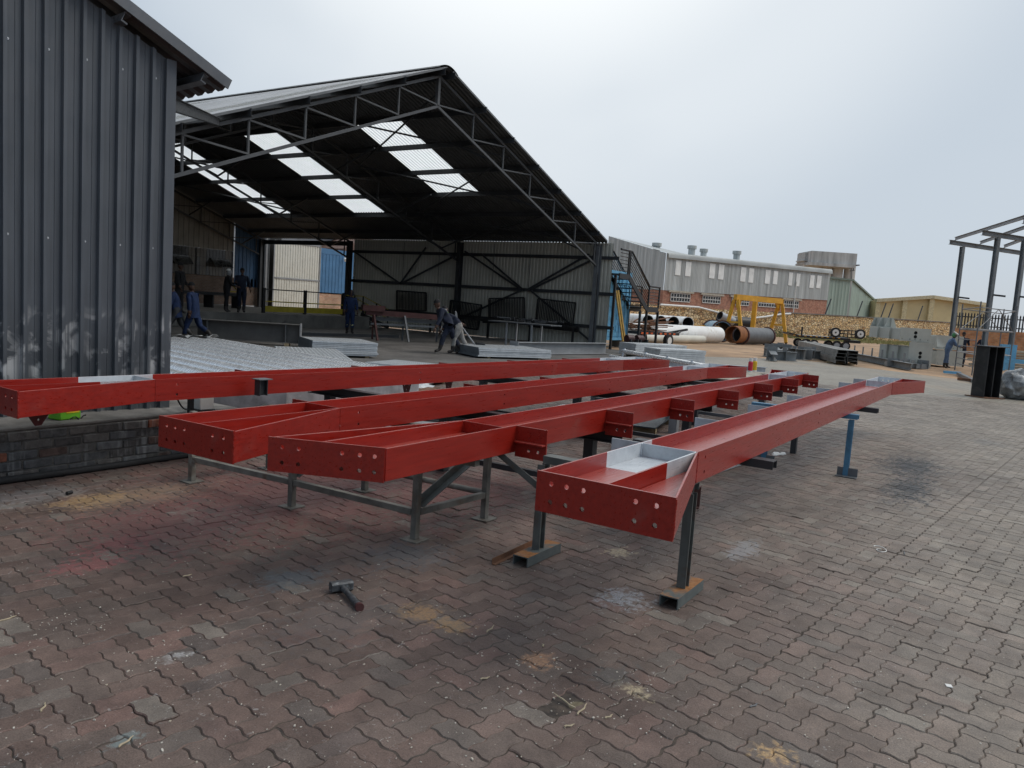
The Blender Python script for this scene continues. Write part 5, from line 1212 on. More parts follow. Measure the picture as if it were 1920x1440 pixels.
cbox('upper pale open box stacked behind the welder', (b1.x+.95,b1.y+.2), .9, 1.55, 2.6, 1.3, (1.4,(.88,1.6)), False)
# stub column standing on the paving
q = gz(1846,745); t = thing('stub_column', 'short black H-section column with base and top plates standing upright on the paving', 'steel column', q, R(47))
m_blkst = mat('black_primed_steel', (.03,.031,.033), .5, .1, .35, 3, dirt=(.05,.047,.045))
g = G(); g.ext(ipr(.54,.44,.022,.016), (0,0,.025), (0,0,1.42), up=(0,1,0)); ob('shaft', g, m_blkst, t, bev=.002)
g = G(); g.cb((0,0,.012),.68,.7,.024); ob('base_plate', g, m_rust, t); g = G(); g.cb((0,0,1.433),.62,.66,.024); ob('top_plate', g, m_steel2, t)
g = G(); g.box(.008,.21,-.01,.01,.03,1.41); g.box(-.21,-.008,-.01,.01,.03,1.41); ob('stiffener', g, m_blkst, t)
# silver plastic bag
q = gz(1912,748); t = thing('plastic_bag', 'bulging crumpled silver-grey plastic bag at the right edge', 'bag', q)
g = G(); g.ell((0,0,.38),.62,.55,.48,44,26); crinkle(g,.09,3.4); crinkle(g,.06,8); crinkle(g,.025,18); g.v = [V(v.x,v.y,max(0,v.z)) for v in g.v]
ob('sack', g, mat('silver_plastic',(.45,.46,.46),.25,0,.6,3.5,c2=(.1,.1,.1)), t)
# canopy frame
m_can = mat('grey_canopy_steel', (.17,.195,.215), .5, 0, .15, 2)
cf = thing('canopy_frame', 'tall grey steel canopy frame of posts and beams at the right edge', 'steel frame', od(1860,690,45).xy.to_3d())
def cpt(px, py, D): return od(px,py,D)
zc = zat(1803,457,od(1803,457,50))
def lev(px, D, z): p = od(px,452,D); return V(p.x,p.y,z)
A0, A1 = lev(1781,49.5,zc), lev(1960,54.2,zc); B0, B1 = lev(1840,44.0,zc), lev(1990,47.2,zc); C0, C1 = lev(1914,38.6,zc), lev(2060,41,zc)
for a, b in ((A0,A1),(B0,B1),(C0,C1)): g = G(); g.ext(ipr(.28,.16,.02,.014), a, b); ob('beam', g, m_can, cf, w=True)
for f in (.06,.34,.62,.9):
    a, b, c_ = A0.lerp(A1,f*.9), B0.lerp(B1,f*.9), C0.lerp(C1,f*.9); d = (c_-a); u_ = V(0,0,.26)
    g = G(); g.ext(cpr(.2,.08,.008), a-d*.01+u_, c_+d*.03+u_); ob('purlin', g, m_lsteel, cf, w=True)
for a, f in ((A0.lerp(A1,.13),0),(B0.lerp(B1,.19),0),(lev(1921,44.5,zc),0)):
    b = V(a.x,a.y,0); g = G(); g.ext(ipr(.23,.22,.02,.014), b, a-V(0,0,.16), up=(.6,.8,0)); p_ = ob('post', g, m_can, cf, w=True)
    g = G(); g.bar(b+V(0,-.15,4.1), b+V(0,-.75,4.05), .12,.1); ob('bracket', g, m_steel, p_, w=True)
# scaffold
t = thing('scaffold', 'light tubular scaffold with plank deck in front of the canopy posts', 'scaffold', gz(1840,700))
sp_ = [(1794,690),(1835,700),(1892,702),(1860,688)]
SB = [gz(1790,694), gz(1822,704), gz(1890,704), gz(1868,694)]
for i, b in enumerate(SB):
    g = G(); g.cyl(b, b+V(0,0,3.15), .028, n=8); ob('upright', g, m_steel2, t, w=True)
for i, j in ((0,1),(1,2),(2,3),(3,0)):
    for z in (.9,1.95,2.9): g = G(); g.cyl(SB[i]+V(0,0,z), SB[j]+V(0,0,z), .022, n=8); ob('ledger', g, m_lsteel if z < 1 else m_steel2, t, w=True)
for i, j in ((1,2),(0,3)): g = G(); g.cyl(SB[i]+V(0,0,1.95), SB[i].lerp(SB[j],.5)+V(0,0,2.9), .018, n=6); g.cyl(SB[j]+V(0,0,1.95), SB[i].lerp(SB[j],.5)+V(0,0,2.9), .018, n=6); ob('diagonal', g, m_steel2, t, w=True)
for z in (.35,.62,1.2,1.5): g = G(); g.cyl(SB[0]+V(0,0,z), SB[1]+V(0,0,z), .018, n=6); ob('rung', g, m_steel2, t, w=True)
g = G(); g.bar(SB[0].lerp(SB[1],.5)+V(0,0,2.0), SB[3].lerp(SB[2],.5)+V(0,0,2.0), .5,.05); ob('plank_deck', g, m_lsteel, t, w=True)
for k, (a, b, mm, lab) in enumerate((((1770,700),(1800,702),m_lblue,'light blue bar lying on the ground at the welder feet'),((1797,703),(1836,722),m_steel2,'grey steel bar lying from the scaffold toward the stub column'),((1797,713),(1822,716),m_rust,'rusty round bar lying left of the stub column'),((1868,722),(1892,730),m_steel2,'flat grey bars lying right of the stub column'))):
    p, q = gz(*a), gz(*b); t = thing('steel_bar', lab, 'steel bar', p.lerp(q,.5)); g = G(); g.bar(p+V(0,0,.06),q+V(0,0,.06),.16,.1); ob('profile', g, mm, t, w=True)
# stacked timber and blue trestles behind the stub column
q = gz(1880,690); t = thing('timber_stack', 'stack of pale timber boards and scrap behind the stub column', 'timber stack', q, R(80))
for k in range(7): g = G(); g.box(-1.6+random.gauss(0,.1),1.5+random.gauss(0,.1),-.5,.5,.02+k*.15,.12+k*.15); ob('board', g, mat('pale_timber',(.45,.4,.3),.8,0,.25,3), t)
for k, (px, lab) in enumerate(((1876,'left blue steel trestle post by the timber stack'),(1893,'right blue steel trestle by the timber stack'))):
    q = gz(px,694); t = thing('blue_post', lab, 'trestle', q, R(30)); g = G(); g.box(-.15,.15,-.15,.15,0,1.35); ob('shaft', g, m_lblue, t); g = G(); g.bar((-.1,0,.5),(-.1,-1.2,.5),.12,.2); ob('arm', g, m_lblue, t)
# galvanised things on the paving beyond the far beam ends
grating_stack('galvanised grating bundle on the paving, left of a pair by the stair posts', (28.6,11.9), 2.6, 1.0, 6, R(-26), .1, None, .07)
grating_stack('galvanised grating bundle on the paving, right of a pair beyond the beam ends', (25.9,9.95), 2.0, .9, 6, R(-30), .1, None, .07)
t = thing('galvanised_handrail', 'long bright galvanised handrail frame lying beyond the ends of the left beams', 'handrail', (24.5,10.2,0), 0)
ra0, ra1 = gz(1168,658,.62), gz(1340,690,.62)
for off in (0,.28):
    u_ = V(.3,-.3,0)*off*3; g = G(); g.cyl(ra0-u_+V(0,0,-off*.6), ra1-u_+V(0,0,-off*.6), .055, n=10); ob('rail', g, m_alu, t, w=True)
for f in (.02,.3,.55,.8,.98): p = ra0.lerp(ra1,f); g = G(); g.cyl(p+V(0,0,.08), V(p.x-.1,p.y+.1,.01), .035, n=8); g.ell(p+V(0,0,.02),.055,.055,.055,10,6); ob('stanchion', g, m_galv, t, w=True)
t = thing('galvanised_channel', 'bright galvanised channel lying across beyond the second beam end', 'steel channel', gz(1325,690,.3), R(-52)); g = G(); g.ext(cpr(.25,.12,.01), (-1.7,0,0), (1.7,0,0)); ob('profile', g, m_galv, t)
for x in (-1.3,1.3): g = G(); g.box(x-.06,x+.06,-.1,.25,-.3,-.126); ob('timber', g, m_wood, t)
# sandy work table with spray cans and black gloves
t = thing('sanded_table', 'low steel table with gritty pale top between the second and third beams', 'table', gz(1350,712,.6).xy.to_3d(), R(2))
c_ = t.location; can0 = gz(1407,697.5,.6); xe = (can0-c_).x+.35; ye = (can0-c_).y
g = G(); g.box(-2.2,xe-.8,-.28,.28,.575,.6); g.box(xe-.8,xe,ye-.35,ye+.35,.575,.6); ob('table_top', g, mat('gritty_top',(.4,.37,.31),.9,0,.35,9,bump=.6,bs=60), t)
for x, y in ((-2,-.22),(-2,.22),(xe-.1,ye-.3),(xe-.1,ye+.3)): g = G(); g.box(x-.04,x+.04,y-.04,y+.04,0,.575); ob('leg', g, m_steel, t)
for k, (px, mm, lab) in enumerate(((1406,mat('can_red',(.6,.02,.05),.35),'red spray can with white cap standing between the beams'),(1414,mat('can_yellow',(.8,.5,.02),.35),'yellow spray can with white cap standing between the beams'))):
    q = gz(px,697.5-k,.601); t = thing('spray_can', lab, 'spray can', q); t.scale = (1.5,1.5,1.5)
    g = G(); g.cyl((0,0,0),(0,0,.14),.033,n=16); g.cyl((0,0,.14),(0,0,.155),.033,.022,n=16); ob('can_body', g, mm, t); g = G(); g.cyl((0,0,.155),(0,0,.2),.026,n=14); ob('cap', g, m_white, t); g = G(); g.cyl((0,0,.0),(0,0,.02),.0335,n=16); ob('rim', g, m_white, t)
q = gz(1272,722,.6); t = thing('black_gloves', 'crumpled black gloves lying on the table between the beams', 'gloves', q); g = G(); g.ell((0,0,.005),.2,.1,.06,24,8,z0=0); crinkle(g,.05,14); ob('gloves', g, m_blcloth, t)

# ------------------------------------------------------------------ hammer and litter on the paving
ha, hb = gz(640,1099,.03), gz(674,1134,.03); t = thing('sledge_hammer', 'stubby dark lump hammer with short handle lying on the paving', 'hammer', (ha.x,ha.y,0))
dh = (hb-ha).normalized(); nh = V(-dh.y,dh.x,0)
m_ham = mat('battered_steel', (.09,.1,.11), .5, .3, .5, 40, c2=(.03,.03,.032), dirt=(.3,.33,.35))
g = G(); pr = [(-.028,-.018),(-.018,-.028),(.018,-.028),(.028,-.018),(.028,.018),(.018,.028),(-.018,.028),(-.028,.018)]; g.ext(pr, ha-nh*.065+V(0,0,.002), ha+nh*.065+V(0,0,.002)); ob('head', g, m_ham, t, w=True, bev=.003)
g = G(); g.cyl(ha+dh*.02, hb+V(0,0,-.012), .017,.02, n=12); ob('handle', g, m_ham, t, w=True); g = G(); g.cyl(hb+V(0,0,-.012)-dh*.012, hb+V(0,0,-.012)+dh*.012, .024, n=12); ob('pommel', g, mat('hammer_red',(.09,.03,.03),.6), t, w=True)
m_straw = mat('dry_straw', (.5,.42,.29), .8, 0, .3, 20)
lit = [(920,1180,10,.1,'straight dry twig on the paving in the middle foreground'),(1058,1318,80,.12,'bent dry twig sticking up beside the missing paver'),(1092,1331,5,.11,'flat wood sliver lying on the dirt of the missing paver'),(352,1080,-5,.06,'small pale wood chip on the paving left of the hammer'),(237,1392,20,.08,'pale wood sliver on the greenish paver at bottom left'),(82,1327,50,.07,'thin pale twig at the far left of the foreground'),(910,1273,-25,.05,'short white splinter left of the missing paver'),(1018,1211,40,.03,'tiny pale chip right of the straight twig'),(1068,1362,-30,.05,'short pale splinter below the missing paver'),(1142,1345,-15,.05,'thin pale splinter right of the missing paver'),(1414,1324,-20,.06,'dark flat wood chip on the right-hand paving'),(1695,1037,12,.1,'dark twig lying on the paving at right'),(12,1162,5,.1,'pale stick at the left edge of the paving')]
for px, py, rz, ln, lab in lit:
    q = gz(px,py); t = thing('twig', lab, 'twig', q, R(rz)); g = G(); n_ = 5
    g.tube([V((i/n_-.5)*ln, .004*math.sin(i*1.7), .004+(.02*(i/n_)**2 if 'sticking' in lab else 0)) for i in range(n_+1)], [.0035,.0045,.004,.004,.003,.0015], 6); ob('stick', g, m_straw if 'dark' not in lab else m_steel2, t)
for px, py, lab, mm in ((1779,1287,'small square pale tag lying on the right-hand paving',m_white),(130,927,'small dark metal slug on the paving at left',m_black),(1655,1035,'white curl of wire on the right-hand paving',m_white)):
    q = gz(px,py); t = thing('scrap_bit', lab, 'scrap', q, R(20)); g = G()
    if 'wire' in lab: g.tube([V(.06*math.cos(a*.7)+.01*a,.04*math.sin(a*.7),.004) for a in range(12)],.0035,5)
    elif 'slug' in lab: g.cyl((-.025,0,.014),(.025,0,.014),.014,n=10)
    else: g.box(-.016,.016,-.014,.014,.002,.005)
    ob('piece', g, mm, t)
g = G(); rs = random.Random(3)
for k in range(1500):
    if k < 800: q = gz(rs.uniform(-20,1940), 860+580*rs.random()**.8)
    else:
        c_ = rs.choice(((1180,1290,60),(1060,1330,90),(330,1235,60),(880,1180,120),(650,1150,80),(1000,1250,80),(230,930,130),(1150,1040,70),(500,960,140),(90,1180,70),(1700,1250,160))); q = gz(c_[0]+rs.gauss(0,c_[2]), c_[1]+rs.gauss(0,c_[2]*.35))
    if q.y > 6.5 or q.x > 9 or q.x < .5: continue
    s_ = abs(rs.gauss(.0016,.0014))+.0011; a = rs.random()*6.28
    g.cb(q+V(0,0,s_*.3), s_*rs.uniform(1,2.6), s_*rs.uniform(.7,1.4), s_*.8, a, rs.uniform(-.3,.3))
ob('paint_flakes', g, mat('pale_flakes',(.6,.58,.53),.8,0,.2,40,c2=(.4,.34,.26)), None, kind='stuff')['label'] = 'scattered pale paint flakes and grit on the paving'
# ------------------------------------------------------------------ boundary wall and far buildings
def pj(p):
    d = Vector(p)-CAM; z = d.dot(fw); return 960+CF*d.dot(rr)/z, 720-CF*d.dot(uu)/z
def onl(px, a, b):
    """plan point where the view column px meets the line a-b"""
    d = ray(px,600); dx, dy = b[0]-a[0], b[1]-a[1]; den = d.x*dy-d.y*dx; t_ = (a[0]*dy-a[1]*dx)/den; return V(d.x*t_,d.y*t_,0)
wa, wb = (85.8,31.0), (116.5,16.25)
def stone_mat(name, c1, c2, c3, sc_):
    t = NT(name); p = t.geo.outputs['Position']; s = t.sep(p); cb = t.nd('ShaderNodeCombineXYZ'); t.lk(t.math('ADD', s[0], t.math('MULTIPLY', s[1], -.5)), cb.inputs[0]); t.lk(t.math('MULTIPLY', s[2], 1.9), cb.inputs[1])
    vo = t.nd('ShaderNodeTexVoronoi', Scale=sc_); t.lk(cb.outputs[0], vo.inputs['Vector']); ve = t.nd('ShaderNodeTexVoronoi', Scale=sc_, feature='DISTANCE_TO_EDGE'); t.lk(cb.outputs[0], ve.inputs['Vector'])
    h = t.sep(vo.outputs['Color']); cr = t.nd('ShaderNodeValToRGB'); E3 = cr.color_ramp.elements; E3[0].color = (*c1,1); E3[1].color = (*c2,1); q = E3.new(.5); q.color = (*c3,1); q = E3.new(.8); q.color = (.85,.7,.45,1); t.lk(h[0], cr.inputs[0])
    c = t.mix(t.ramp(ve.outputs['Distance'], .02, .14), (.16,.1,.055), cr.outputs[0]); c = t.mix(.6, c, t.ramp(t.noise(.35, 5, p), .3, .7, (.75,.72,.7), (1.2,1.2,1.2)), 'MULTIPLY')
    t.bump(ve.outputs['Distance'], .9, .06); return t.put(c, .9)
m_stone = stone_mat('rough_sandstone', (.66,.42,.19), (.42,.22,.09), (.82,.6,.32), 2.2)
t = thing('stone_wall', 'long rough yellow-brown stone boundary wall across the back of the yard', 'wall', onl(1475,wa,wb))
tops = [(1150,564),(1240,572),(1300,577),(1400,583),(1475,587),(1600,594),(1775,605),(1800,607)]
def itop(px):
    for (a,ya),(b,yb) in zip(tops[:-1],tops[1:]):
        if px <= b: return ya+(yb-ya)*(px-a)/(b-a)
    return tops[-1][1]
g = G(); wn = V(wb[1]-wa[1],-(wb[0]-wa[0]),0).normalized()*-.5; P = []
for px in range(1150,1796,15): q = onl(px,wa,wb); P.append((q, zat(px,itop(px),q)))
for (p,z), (q,z2) in zip(P[:-1],P[1:]): g.add([p-V(0,0,.1),q-V(0,0,.1),q+V(0,0,z2),p+V(0,0,z),p+wn-V(0,0,.1),q+wn-V(0,0,.1),q+wn+V(0,0,z2),p+wn+V(0,0,z)], [(0,1,2,3),(3,2,6,7),(5,4,7,6)])
ob('masonry', g, m_stone, t, w=True)
g = G()
for (p,z), (q,z2) in zip(P[:-1],P[1:]):
    if pj(p)[0] > 1440: g.bar(p+wn*.5+V(0,0,z+.06), q+wn*.5+V(0,0,z2+.06), .7, .12)
ob('coping', g, m_conc, t, w=True)
g = G(); pp2 = []
for i, (px, py) in enumerate(((1233,571),(1262,573),(1305,576),(1340,585),(1370,594),(1400,597),(1430,594),(1460,589),(1478,588))):
    q = onl(px,wa,wb); pp2.append(V(q.x,q.y,zat(px,py,q))-wn*.5)
g.tube(pp2,.12,8); ob('white_pipe', g, m_white, t, w=True)
for px in (1552,1612,1657,1671,1727): q = onl(px,wa,wb); z = zat(px,itop(px),q); g = G(); g.bar(q+wn+V(0,0,z), q+wn*1.2+V(1.2,-.4,z+2.2), .12,.12); ob('stake', g, m_steel, t, w=True)
# grass along the wall
g = G(); rg = random.Random(5)
for k in range(5200):
    f = rg.random(); px = 1430+f*320; q = onl(px,wa,wb); q = q-wn*rg.uniform(1,18)*1.0+V(rg.gauss(0,1),rg.gauss(0,1),0); h = rg.uniform(.08,.4)*(1 if rg.random() < .9 else 2.2); a = rg.random()*3.14; d = V(math.cos(a),math.sin(a),0)*.05
    if q.x < 62: continue
    g.add([q-d-V(0,0,.03),q+d-V(0,0,.03),q+V(rg.gauss(0,.08),rg.gauss(0,.08),h)], [(0,1,2)])
ob('grass', g, mat('dry_grass',(.2,.22,.07),.9,0,.4,1,c2=(.34,.29,.14),pos=True), None, kind='stuff')['label'] = 'patchy dry grass and weeds in front of the stone wall'
for k, (px, py, lab) in enumerate(((1450,632,'small green weed bush at the foot of the wall right of the gantry'),(1620,627,'low weed bush at the foot of the wall beside the box stack'))):
    q = onl(px,wa,wb)-wn*3; t = thing('weed_bush', lab, 'bush', q); g = G()
    for i in range(260):
        v = V(rg.gauss(0,.6),rg.gauss(0,.6),abs(rg.gauss(.3,.5))); a = V(rg.gauss(0,1),rg.gauss(0,1),rg.gauss(0,1)).normalized()*.12; b = a.orthogonal().normalized()*.06; g.add([v-a,v+b,v+a,v-b],[(0,1,2,3)])
    ob('foliage', g, mat('weed_green',(.07,.12,.035),.8,0,.4,2), t)
# lower orange wall with palisade fence at the right
ra_, rb_ = od(1782,640,60), od(2010,650,57)
t = thing('brick_garden_wall', 'orange brick wall below the palisade fence at the right edge', 'wall', V(ra_.x,ra_.y,0))
m_ob = brick_wall_mat('orange_brick', (.5,.2,.09), (.6,.3,.14), (.4,.28,.18), 1, .3, .12, 'YZ')
zw = zat(1790,615,ra_); zf = zat(1790,584,ra_); a, b = V(ra_.x,ra_.y,0), V(rb_.x,rb_.y,0); dd = (b-a).normalized(); nd2 = V(dd.y,-dd.x,0)*.25
g = G(); g.pris([a,b,b+V(0,0,zw),a+V(0,0,zw)], nd2); ob('masonry', g, m_ob, t, w=True)
t = thing('palisade_fence', 'dark pointed palisade fence on top of the orange brick wall', 'fence', a+V(0,0,zw)); ln = (b-a).length
g = G(); g.box(-.05,.05,-.03,.03,0,1); pal = G(); pal.pris([(-.05,0,0),(.05,0,0),(.05,0,zf-zw-.12),(0,0,zf-zw),(-.05,0,zf-zw-.12)], (0,.015,0)); pm = pal.mesh('pale'); pm.materials.append(m_steel)
k = 0
while k*.2 < ln: inst('pale', pm, t, dd*(k*.2), (0,0,math.atan2(dd.y,dd.x))); k += 1
for z in (.25,zf-zw-.35): g = G(); g.bar(a+V(0,0,zw+z)+nd2*.1,b+V(0,0,zw+z)+nd2*.1,.05,.08); ob('rail', g, m_steel, t, w=True)

# ------------------------------------------------------------------ grey warehouse
E1, E2 = od(1242,560,112), od(1549,580,136); e1, e2 = (E1.x,E1.y), (E2.x,E2.y)
wh = thing('grey_warehouse', 'long pale grey sheeted warehouse with brick base and roof ventilators behind the stone wall', 'building', V(E1.x,E1.y,0))
fd_ = V(e2[0]-e1[0],e2[1]-e1[1],0); FL = fd_.length; fd_.normalize(); fn = V(-fd_.y,fd_.x,0)
if fn.dot(V(E1.x,E1.y,0)) < 0: fn = -fn
m_wgrey = streak_mat('weathered_grey_sheet', (.55,.58,.57), .4, 2.2, .55, (.44,.47,.46)); m_wroof = mat('warehouse_roof', (.42,.45,.45), .55, .1, .2, .3)
pA, pB = V(*e1,0), V(*e2,0)
zc0, zc1 = zat(1244,544,pA), zat(1549,563,pB); ze0, ze1 = zat(1242,474,pA), zat(1549,506,pB)
zcl = (zc0+zc1)/2; zev = (ze0+ze1)/2
def hx(px, py): q = onl(px,e1,e2); return q, zat(px,py,q)
m_wb = brick_wall_mat('warehouse_brick', (.34,.13,.08), (.43,.2,.13), (.4,.33,.27), 1, .5, .17, 'UZ')
g = G(); g.pris([pA,pB,pB+V(0,0,zc1),pA+V(0,0,zc0)], fn*.4); ob('brick_base', g, m_wb, wh, w=True)
cs = [(0,0),(.14,.07),(.28,0)]
g = G(); g.corr(pA-fn*.1+V(0,0,zc0), fd_, FL, (0,0,1), 1, -fn, cs, .3, top=lambda a: (ze0-zc0)+((ze1-zc1)-(ze0-zc0))*a/FL)
for v in g.v: f = (v-pA).dot(fd_)/FL; v.z += (zc1-zc0)*f
ob('wall_sheet', g, m_wgrey, wh, w=True)
ga_ = V(-fd_.y,fd_.x,0); gl = 34
q0 = pA; q1 = pA+fn*gl*.85-fd_*gl*.3
ge = onl(1128,(pA.x,pA.y),((pA+fn*20-fd_*3).x,(pA+fn*20-fd_*3).y)); gdv = (V(ge.x,ge.y,0)-pA); GL = gdv.length; gdv.normalize()
zg0 = ze0; zg1 = zat(1128,441.5,V(ge.x,ge.y,0))
g = G(); gnm = V(gdv.y,-gdv.x,0); gnm = gnm if gnm.dot(pA) < 0 else -gnm
g.corr(pA+V(0,0,zc0), gdv, GL, (0,0,1), 1, gnm, cs, .3*max(1,GL/40), top=lambda a: zg0-zc0+(zg1-zg0)*a/GL); ob('gable_sheet', g, m_wgrey, wh, w=True)
g = G(); q = V(ge.x,ge.y,0); g.pris([pA,q,q+V(0,0,zc0),pA+V(0,0,zc0)], -gnm*.4); ob('gable_brick', g, m_wb, wh, w=True)
Rg = 24.0
r1, r2 = q+V(0,0,zat(1128,441,q)), pB+fn*Rg; r2.z = zat(1552,501,r2); 
g = G(); g.add([pA-fn*.3+V(0,0,ze0), pB-fn*.3+V(0,0,ze1), r2, r1], [(0,1,2,3)]); ob('roof_sheet', g, m_wroof, wh, w=True)
g = G()                                                       # rounded eaves
K = 7; rad = .75
for i in range(K+1):
    t_ = math.pi/2*i/K; off = -fn*(.25+rad*math.cos(t_)*.35)+V(0,0,-rad+rad*math.sin(t_)); g.v += [pA+off+V(0,0,ze0+.1), pB+off+V(0,0,ze1+.1)]
g.f = [(2*i,2*i+1,2*i+3,2*i+2) for i in range(K)]; ob('rounded_eaves', g, m_wroof, wh, w=True)
m_pan = mat('pale_light_panel', (.88,.9,.88), .4, 0, .15, 1)
for x0, x1, y0, y1 in ((1256,1266,487,515),(1275,1285,490,517),(1320,1330,493,521),(1337,1347,495,523),(1378.5,1388,500,527),(1394,1403,502,529),(1425,1434,505,531),(1440,1448,507,532),(1469,1476,510,534.5),(1483,1490,512,536),(1509,1517,515,539),(1522,1530,516,539.5)):
    (p, za), (q, zb_) = hx(x0,y0), hx(x1,y0+1); _, zl = hx(x0,y1); g = G(); g.pris([p-fn*.22+V(0,0,zl),q-fn*.22+V(0,0,zl),q-fn*.22+V(0,0,za),p-fn*.22+V(0,0,za)], fn*.06); ob('light_panel', g, m_pan, wh, w=True)
m_wg = mat('dark_window', (.03,.035,.04), .15); m_lint = mat('pale_lintel', (.5,.46,.38), .7)
for x0, x1, y0, y1 in ((1253,1289,549,564),(1313,1346,554,567),(1368,1400,558,571),(1418,1452,561,574),(1466,1493,563,576)):
    (p, za), (q, zb_) = hx(x0,y0), hx(x1,y0+(x1-x0)*.075); _, zl = hx(x0,y1); zl2 = zb_-(za-zl)
    g = G(); g.pris([p-fn*.06+V(0,0,zl),q-fn*.06+V(0,0,zl2),q-fn*.06+V(0,0,zb_),p-fn*.06+V(0,0,za)], fn*.05); w_ = ob('window', g, m_wg, wh, w=True)
    g = G()
    for i in range(8): a = p.lerp(q,i/7)-fn*.1; f = i/7; g.bar(a+V(0,0,zl+(zl2-zl)*f), a+V(0,0,za+(zb_-za)*f), .09,.06, up=fd_)
    for zz0, zz1 in ((zl,zl2),((zl+za)/2,(zl2+zb_)/2),(za,zb_)): g.bar(p-fn*.1+V(0,0,zz0), q-fn*.1+V(0,0,zz1), .06,.1)
    ob('frame', g, m_white, w_, w=True)
    g = G(); g.bar(p-fd_*.6-fn*.15+V(0,0,za+.25), q+fd_*.6-fn*.15+V(0,0,zb_+.25), .3,.28); ob('lintel', g, m_lint, w_, w=True)
for px, py, s_ in ((1231,452,1.0),(1297,457,.95),(1319,463,.85),(1381,467,.9)):
    D = 128+(px-1230)*.08; q = od(px,py+14,D); r_ = 8.6/CF*D*s_; h = 12/CF*D
    g = G(); g.cyl(q-V(0,0,h*.6),q+V(0,0,h*.45),r_*.78,n=20); v_ = ob('ventilator', g, m_wgrey, wh, w=True); g = G(); g.cyl(q+V(0,0,h*.35),q+V(0,0,h*.85),r_*1.05,n=20); ob('cowl', g, mat('vent_grey',(.5,.52,.5),.6), v_, w=True)
q, z = hx(1482,540); g = G(); g.cyl(V(q.x,q.y,zcl-3)-fn*.4, V(q.x,q.y,zcl+3)-fn*.4, .09, n=8); ob('downpipe', g, m_white, wh, w=True)

# ------------------------------------------------------------------ silo, green shed, tan hall, horizon
def at(px, D): q = od(px,600,D); return V(q.x,q.y,0)
fwd = V(fw.x,fw.y,0).normalized()
m_sil = streak_mat('stained_concrete_tower', (.58,.58,.56), .45, .8, .9, (.42,.42,.4))
D = 215; t = thing('concrete_silo', 'stained concrete silo block on round bins rising behind the warehouse', 'silo', at(1555,D))
def slab(nm, x0, x1, y0, y1, D, dep, mm, par=t):
    a, b = at(x0,D), at(x1,D); z1_, z0_ = zat((x0+x1)/2,y0,a), zat((x0+x1)/2,y1,a); z0_ = max(0,z0_); g = G(); g.pris([a+V(0,0,z0_),b+V(0,0,z0_),b+V(0,0,z1_),a+V(0,0,z1_)], fwd*dep); return ob(nm, g, mm, par, w=True)
slab('bin_head', 1509,1594,471,492,D,10,m_sil); slab('ring_beam', 1507,1593,492,498,D-.6,11,m_sil); slab('stair_tower', 1497,1510,473,495,D+3,6,mat('pale_tower',(.5,.5,.48),.8)); slab('tower_band', 1495,1511,487,489,D+2.5,6,m_sil)
for px in (1539,1560,1583): c_ = at(px,D+5); g = G(); g.cyl(V(c_.x,c_.y,0), V(c_.x,c_.y,zat(px,498,c_)), 10.5/CF*D, n=24); ob('bin', g, m_sil, t, w=True)
a = at(1596,D); z = zat(1596,497,a); g = G(); g.bar(V(a.x,a.y,z)-fwd,V(a.x,a.y,z)+fwd,.5,.3)
for p, q in (((1592,496),(1604,496)),((1594,508),(1602,507)),((1596,496),(1596,525)),((1601,496),(1600,507)),((1592,503),(1602,497))): g.bar(od(*p,D),od(*q,D),.25,.25)
ob('side_platform', g, m_steel2, t, w=True)
D = 155; t = thing('green_shed', 'plain grey-green sheeted shed with sloping roof beside the warehouse', 'building', at(1590,D))
m_gr = streak_mat('grey_green_sheet', (.34,.43,.37), .22, 1.2, .55); a0, a1, a2 = at(1540,D-4), at(1590,D), at(1639,D+16)
za_ = zat(1590,525,a1); zb_ = zat(1639,566,a2)
g = G(); dv = (a1-a0); g.corr(a0, dv, dv.length, (0,0,1), za_, -fwd, [(0,0),(.25,.12),(.5,0)], 1.0); ob('side_sheet', g, m_gr, t, w=True)
dv = (a2-a1); g = G(); g.corr(a1, dv, dv.length, (0,0,1), za_, -fwd, [(0,0),(.25,.12),(.5,0)], 1.0, top=lambda s_: za_+(zb_-za_)*s_/dv.length); ob('gable_sheet', g, m_gr, t, w=True)
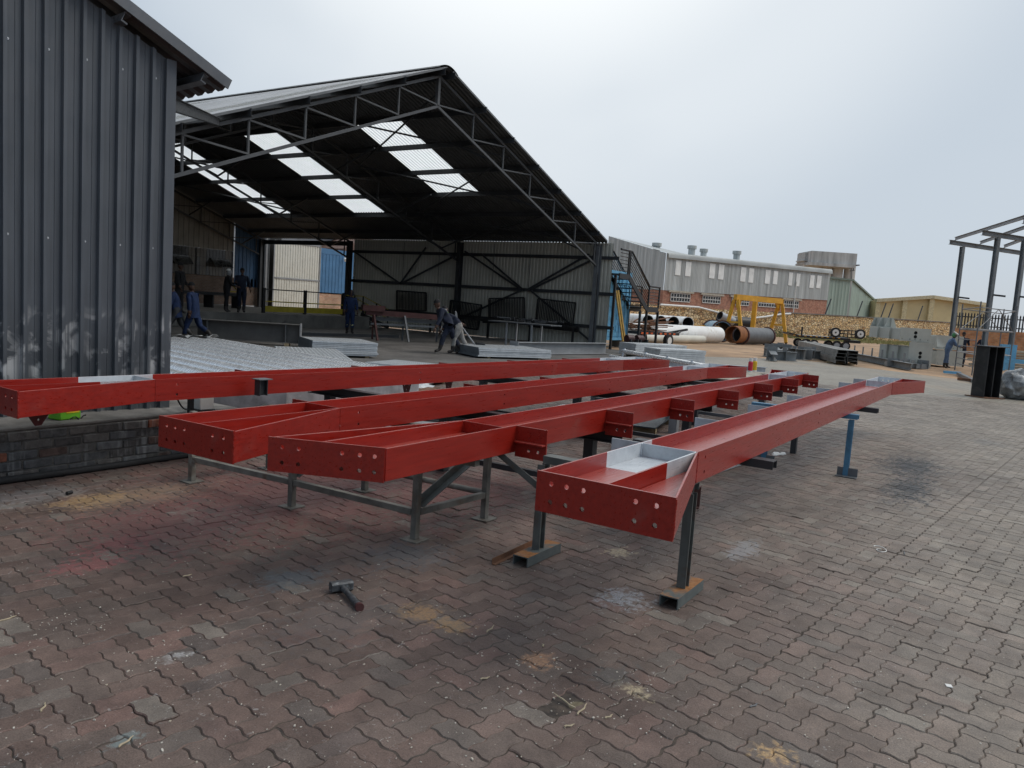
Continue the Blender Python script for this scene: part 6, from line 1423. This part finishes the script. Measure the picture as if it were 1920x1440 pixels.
g = G(); g.bar(a1-fwd*.3+V(0,0,za_),a2-fwd*.3+V(0,0,zb_),.3,.35); g.bar(a0-fwd*.3+V(0,0,za_),a1-fwd*.3+V(0,0,za_),.3,.35); ob('roof_trim', g, mat('green_trim',(.17,.22,.19),.6), t, w=True)
D = 165; t = thing('tan_hall', 'low tan plastered hall with pilasters and shallow gable behind the stone wall', 'building', at(1740,D))
m_tan = mat('tan_plaster', (.7,.58,.33), .85, 0, .12, .3); P_ = [at(1636,D),at(1740,D),at(1850,D+6)]; Z_ = [zat(1636,564,P_[0]),zat(1740,557.5,P_[1]),zat(1850,573,P_[2])]
g = G(); g.pris([P_[0],P_[1],P_[2],P_[2]+V(0,0,Z_[2]),P_[1]+V(0,0,Z_[1]),P_[0]+V(0,0,Z_[0])], fwd*12); ob('wall', g, m_tan, t, w=True)
for p, q, z1_, z2_ in ((P_[0],P_[1],Z_[0],Z_[1]),(P_[1],P_[2],Z_[1],Z_[2])): g = G(); g.bar(p-fwd*.5+V(0,0,z1_+.1),q-fwd*.5+V(0,0,z2_+.1),1.2,.7); ob('coping', g, mat('pale_tan_trim',(.68,.6,.4),.8), t, w=True)
for px in (1641,1691,1741,1792,1842): c_ = at(px,D+(3 if px > 1780 else 0)); z = Z_[0]+(Z_[1]-Z_[0])*(px-1636)/104 if px < 1740 else Z_[1]+(Z_[2]-Z_[1])*(px-1740)/110; g = G(); g.bar(c_-fwd*.3, c_-fwd*.3+V(0,0,z-.3), 1.0,.7, up=fwd); ob('pilaster', g, mat('tan_pilaster',(.74,.63,.38),.85), t, w=True)
# distant tree belt on the horizon
g = G(); rg = random.Random(9)
for i in range(9000):
    px = rg.uniform(1845,2100); D = rg.uniform(420,520); q = at(px,D); h = 4+3.2*noise.noise(V(px*.05,0,0))+2*noise.noise(V(px*.21,3,0)); v = V(q.x,q.y,max(.2,rg.random()**.7*h)); a = V(rg.gauss(0,1),rg.gauss(0,1),rg.gauss(0,1)).normalized()*.8; b = a.orthogonal().normalized()*.5; g.add([v-a,v+b,v+a,v-b],[(0,1,2,3)])
ob('far_trees', g, mat('far_foliage',(.05,.065,.045),.9,0,.3,.1), None, kind='stuff')['label'] = 'dark belt of trees on the far horizon at right'
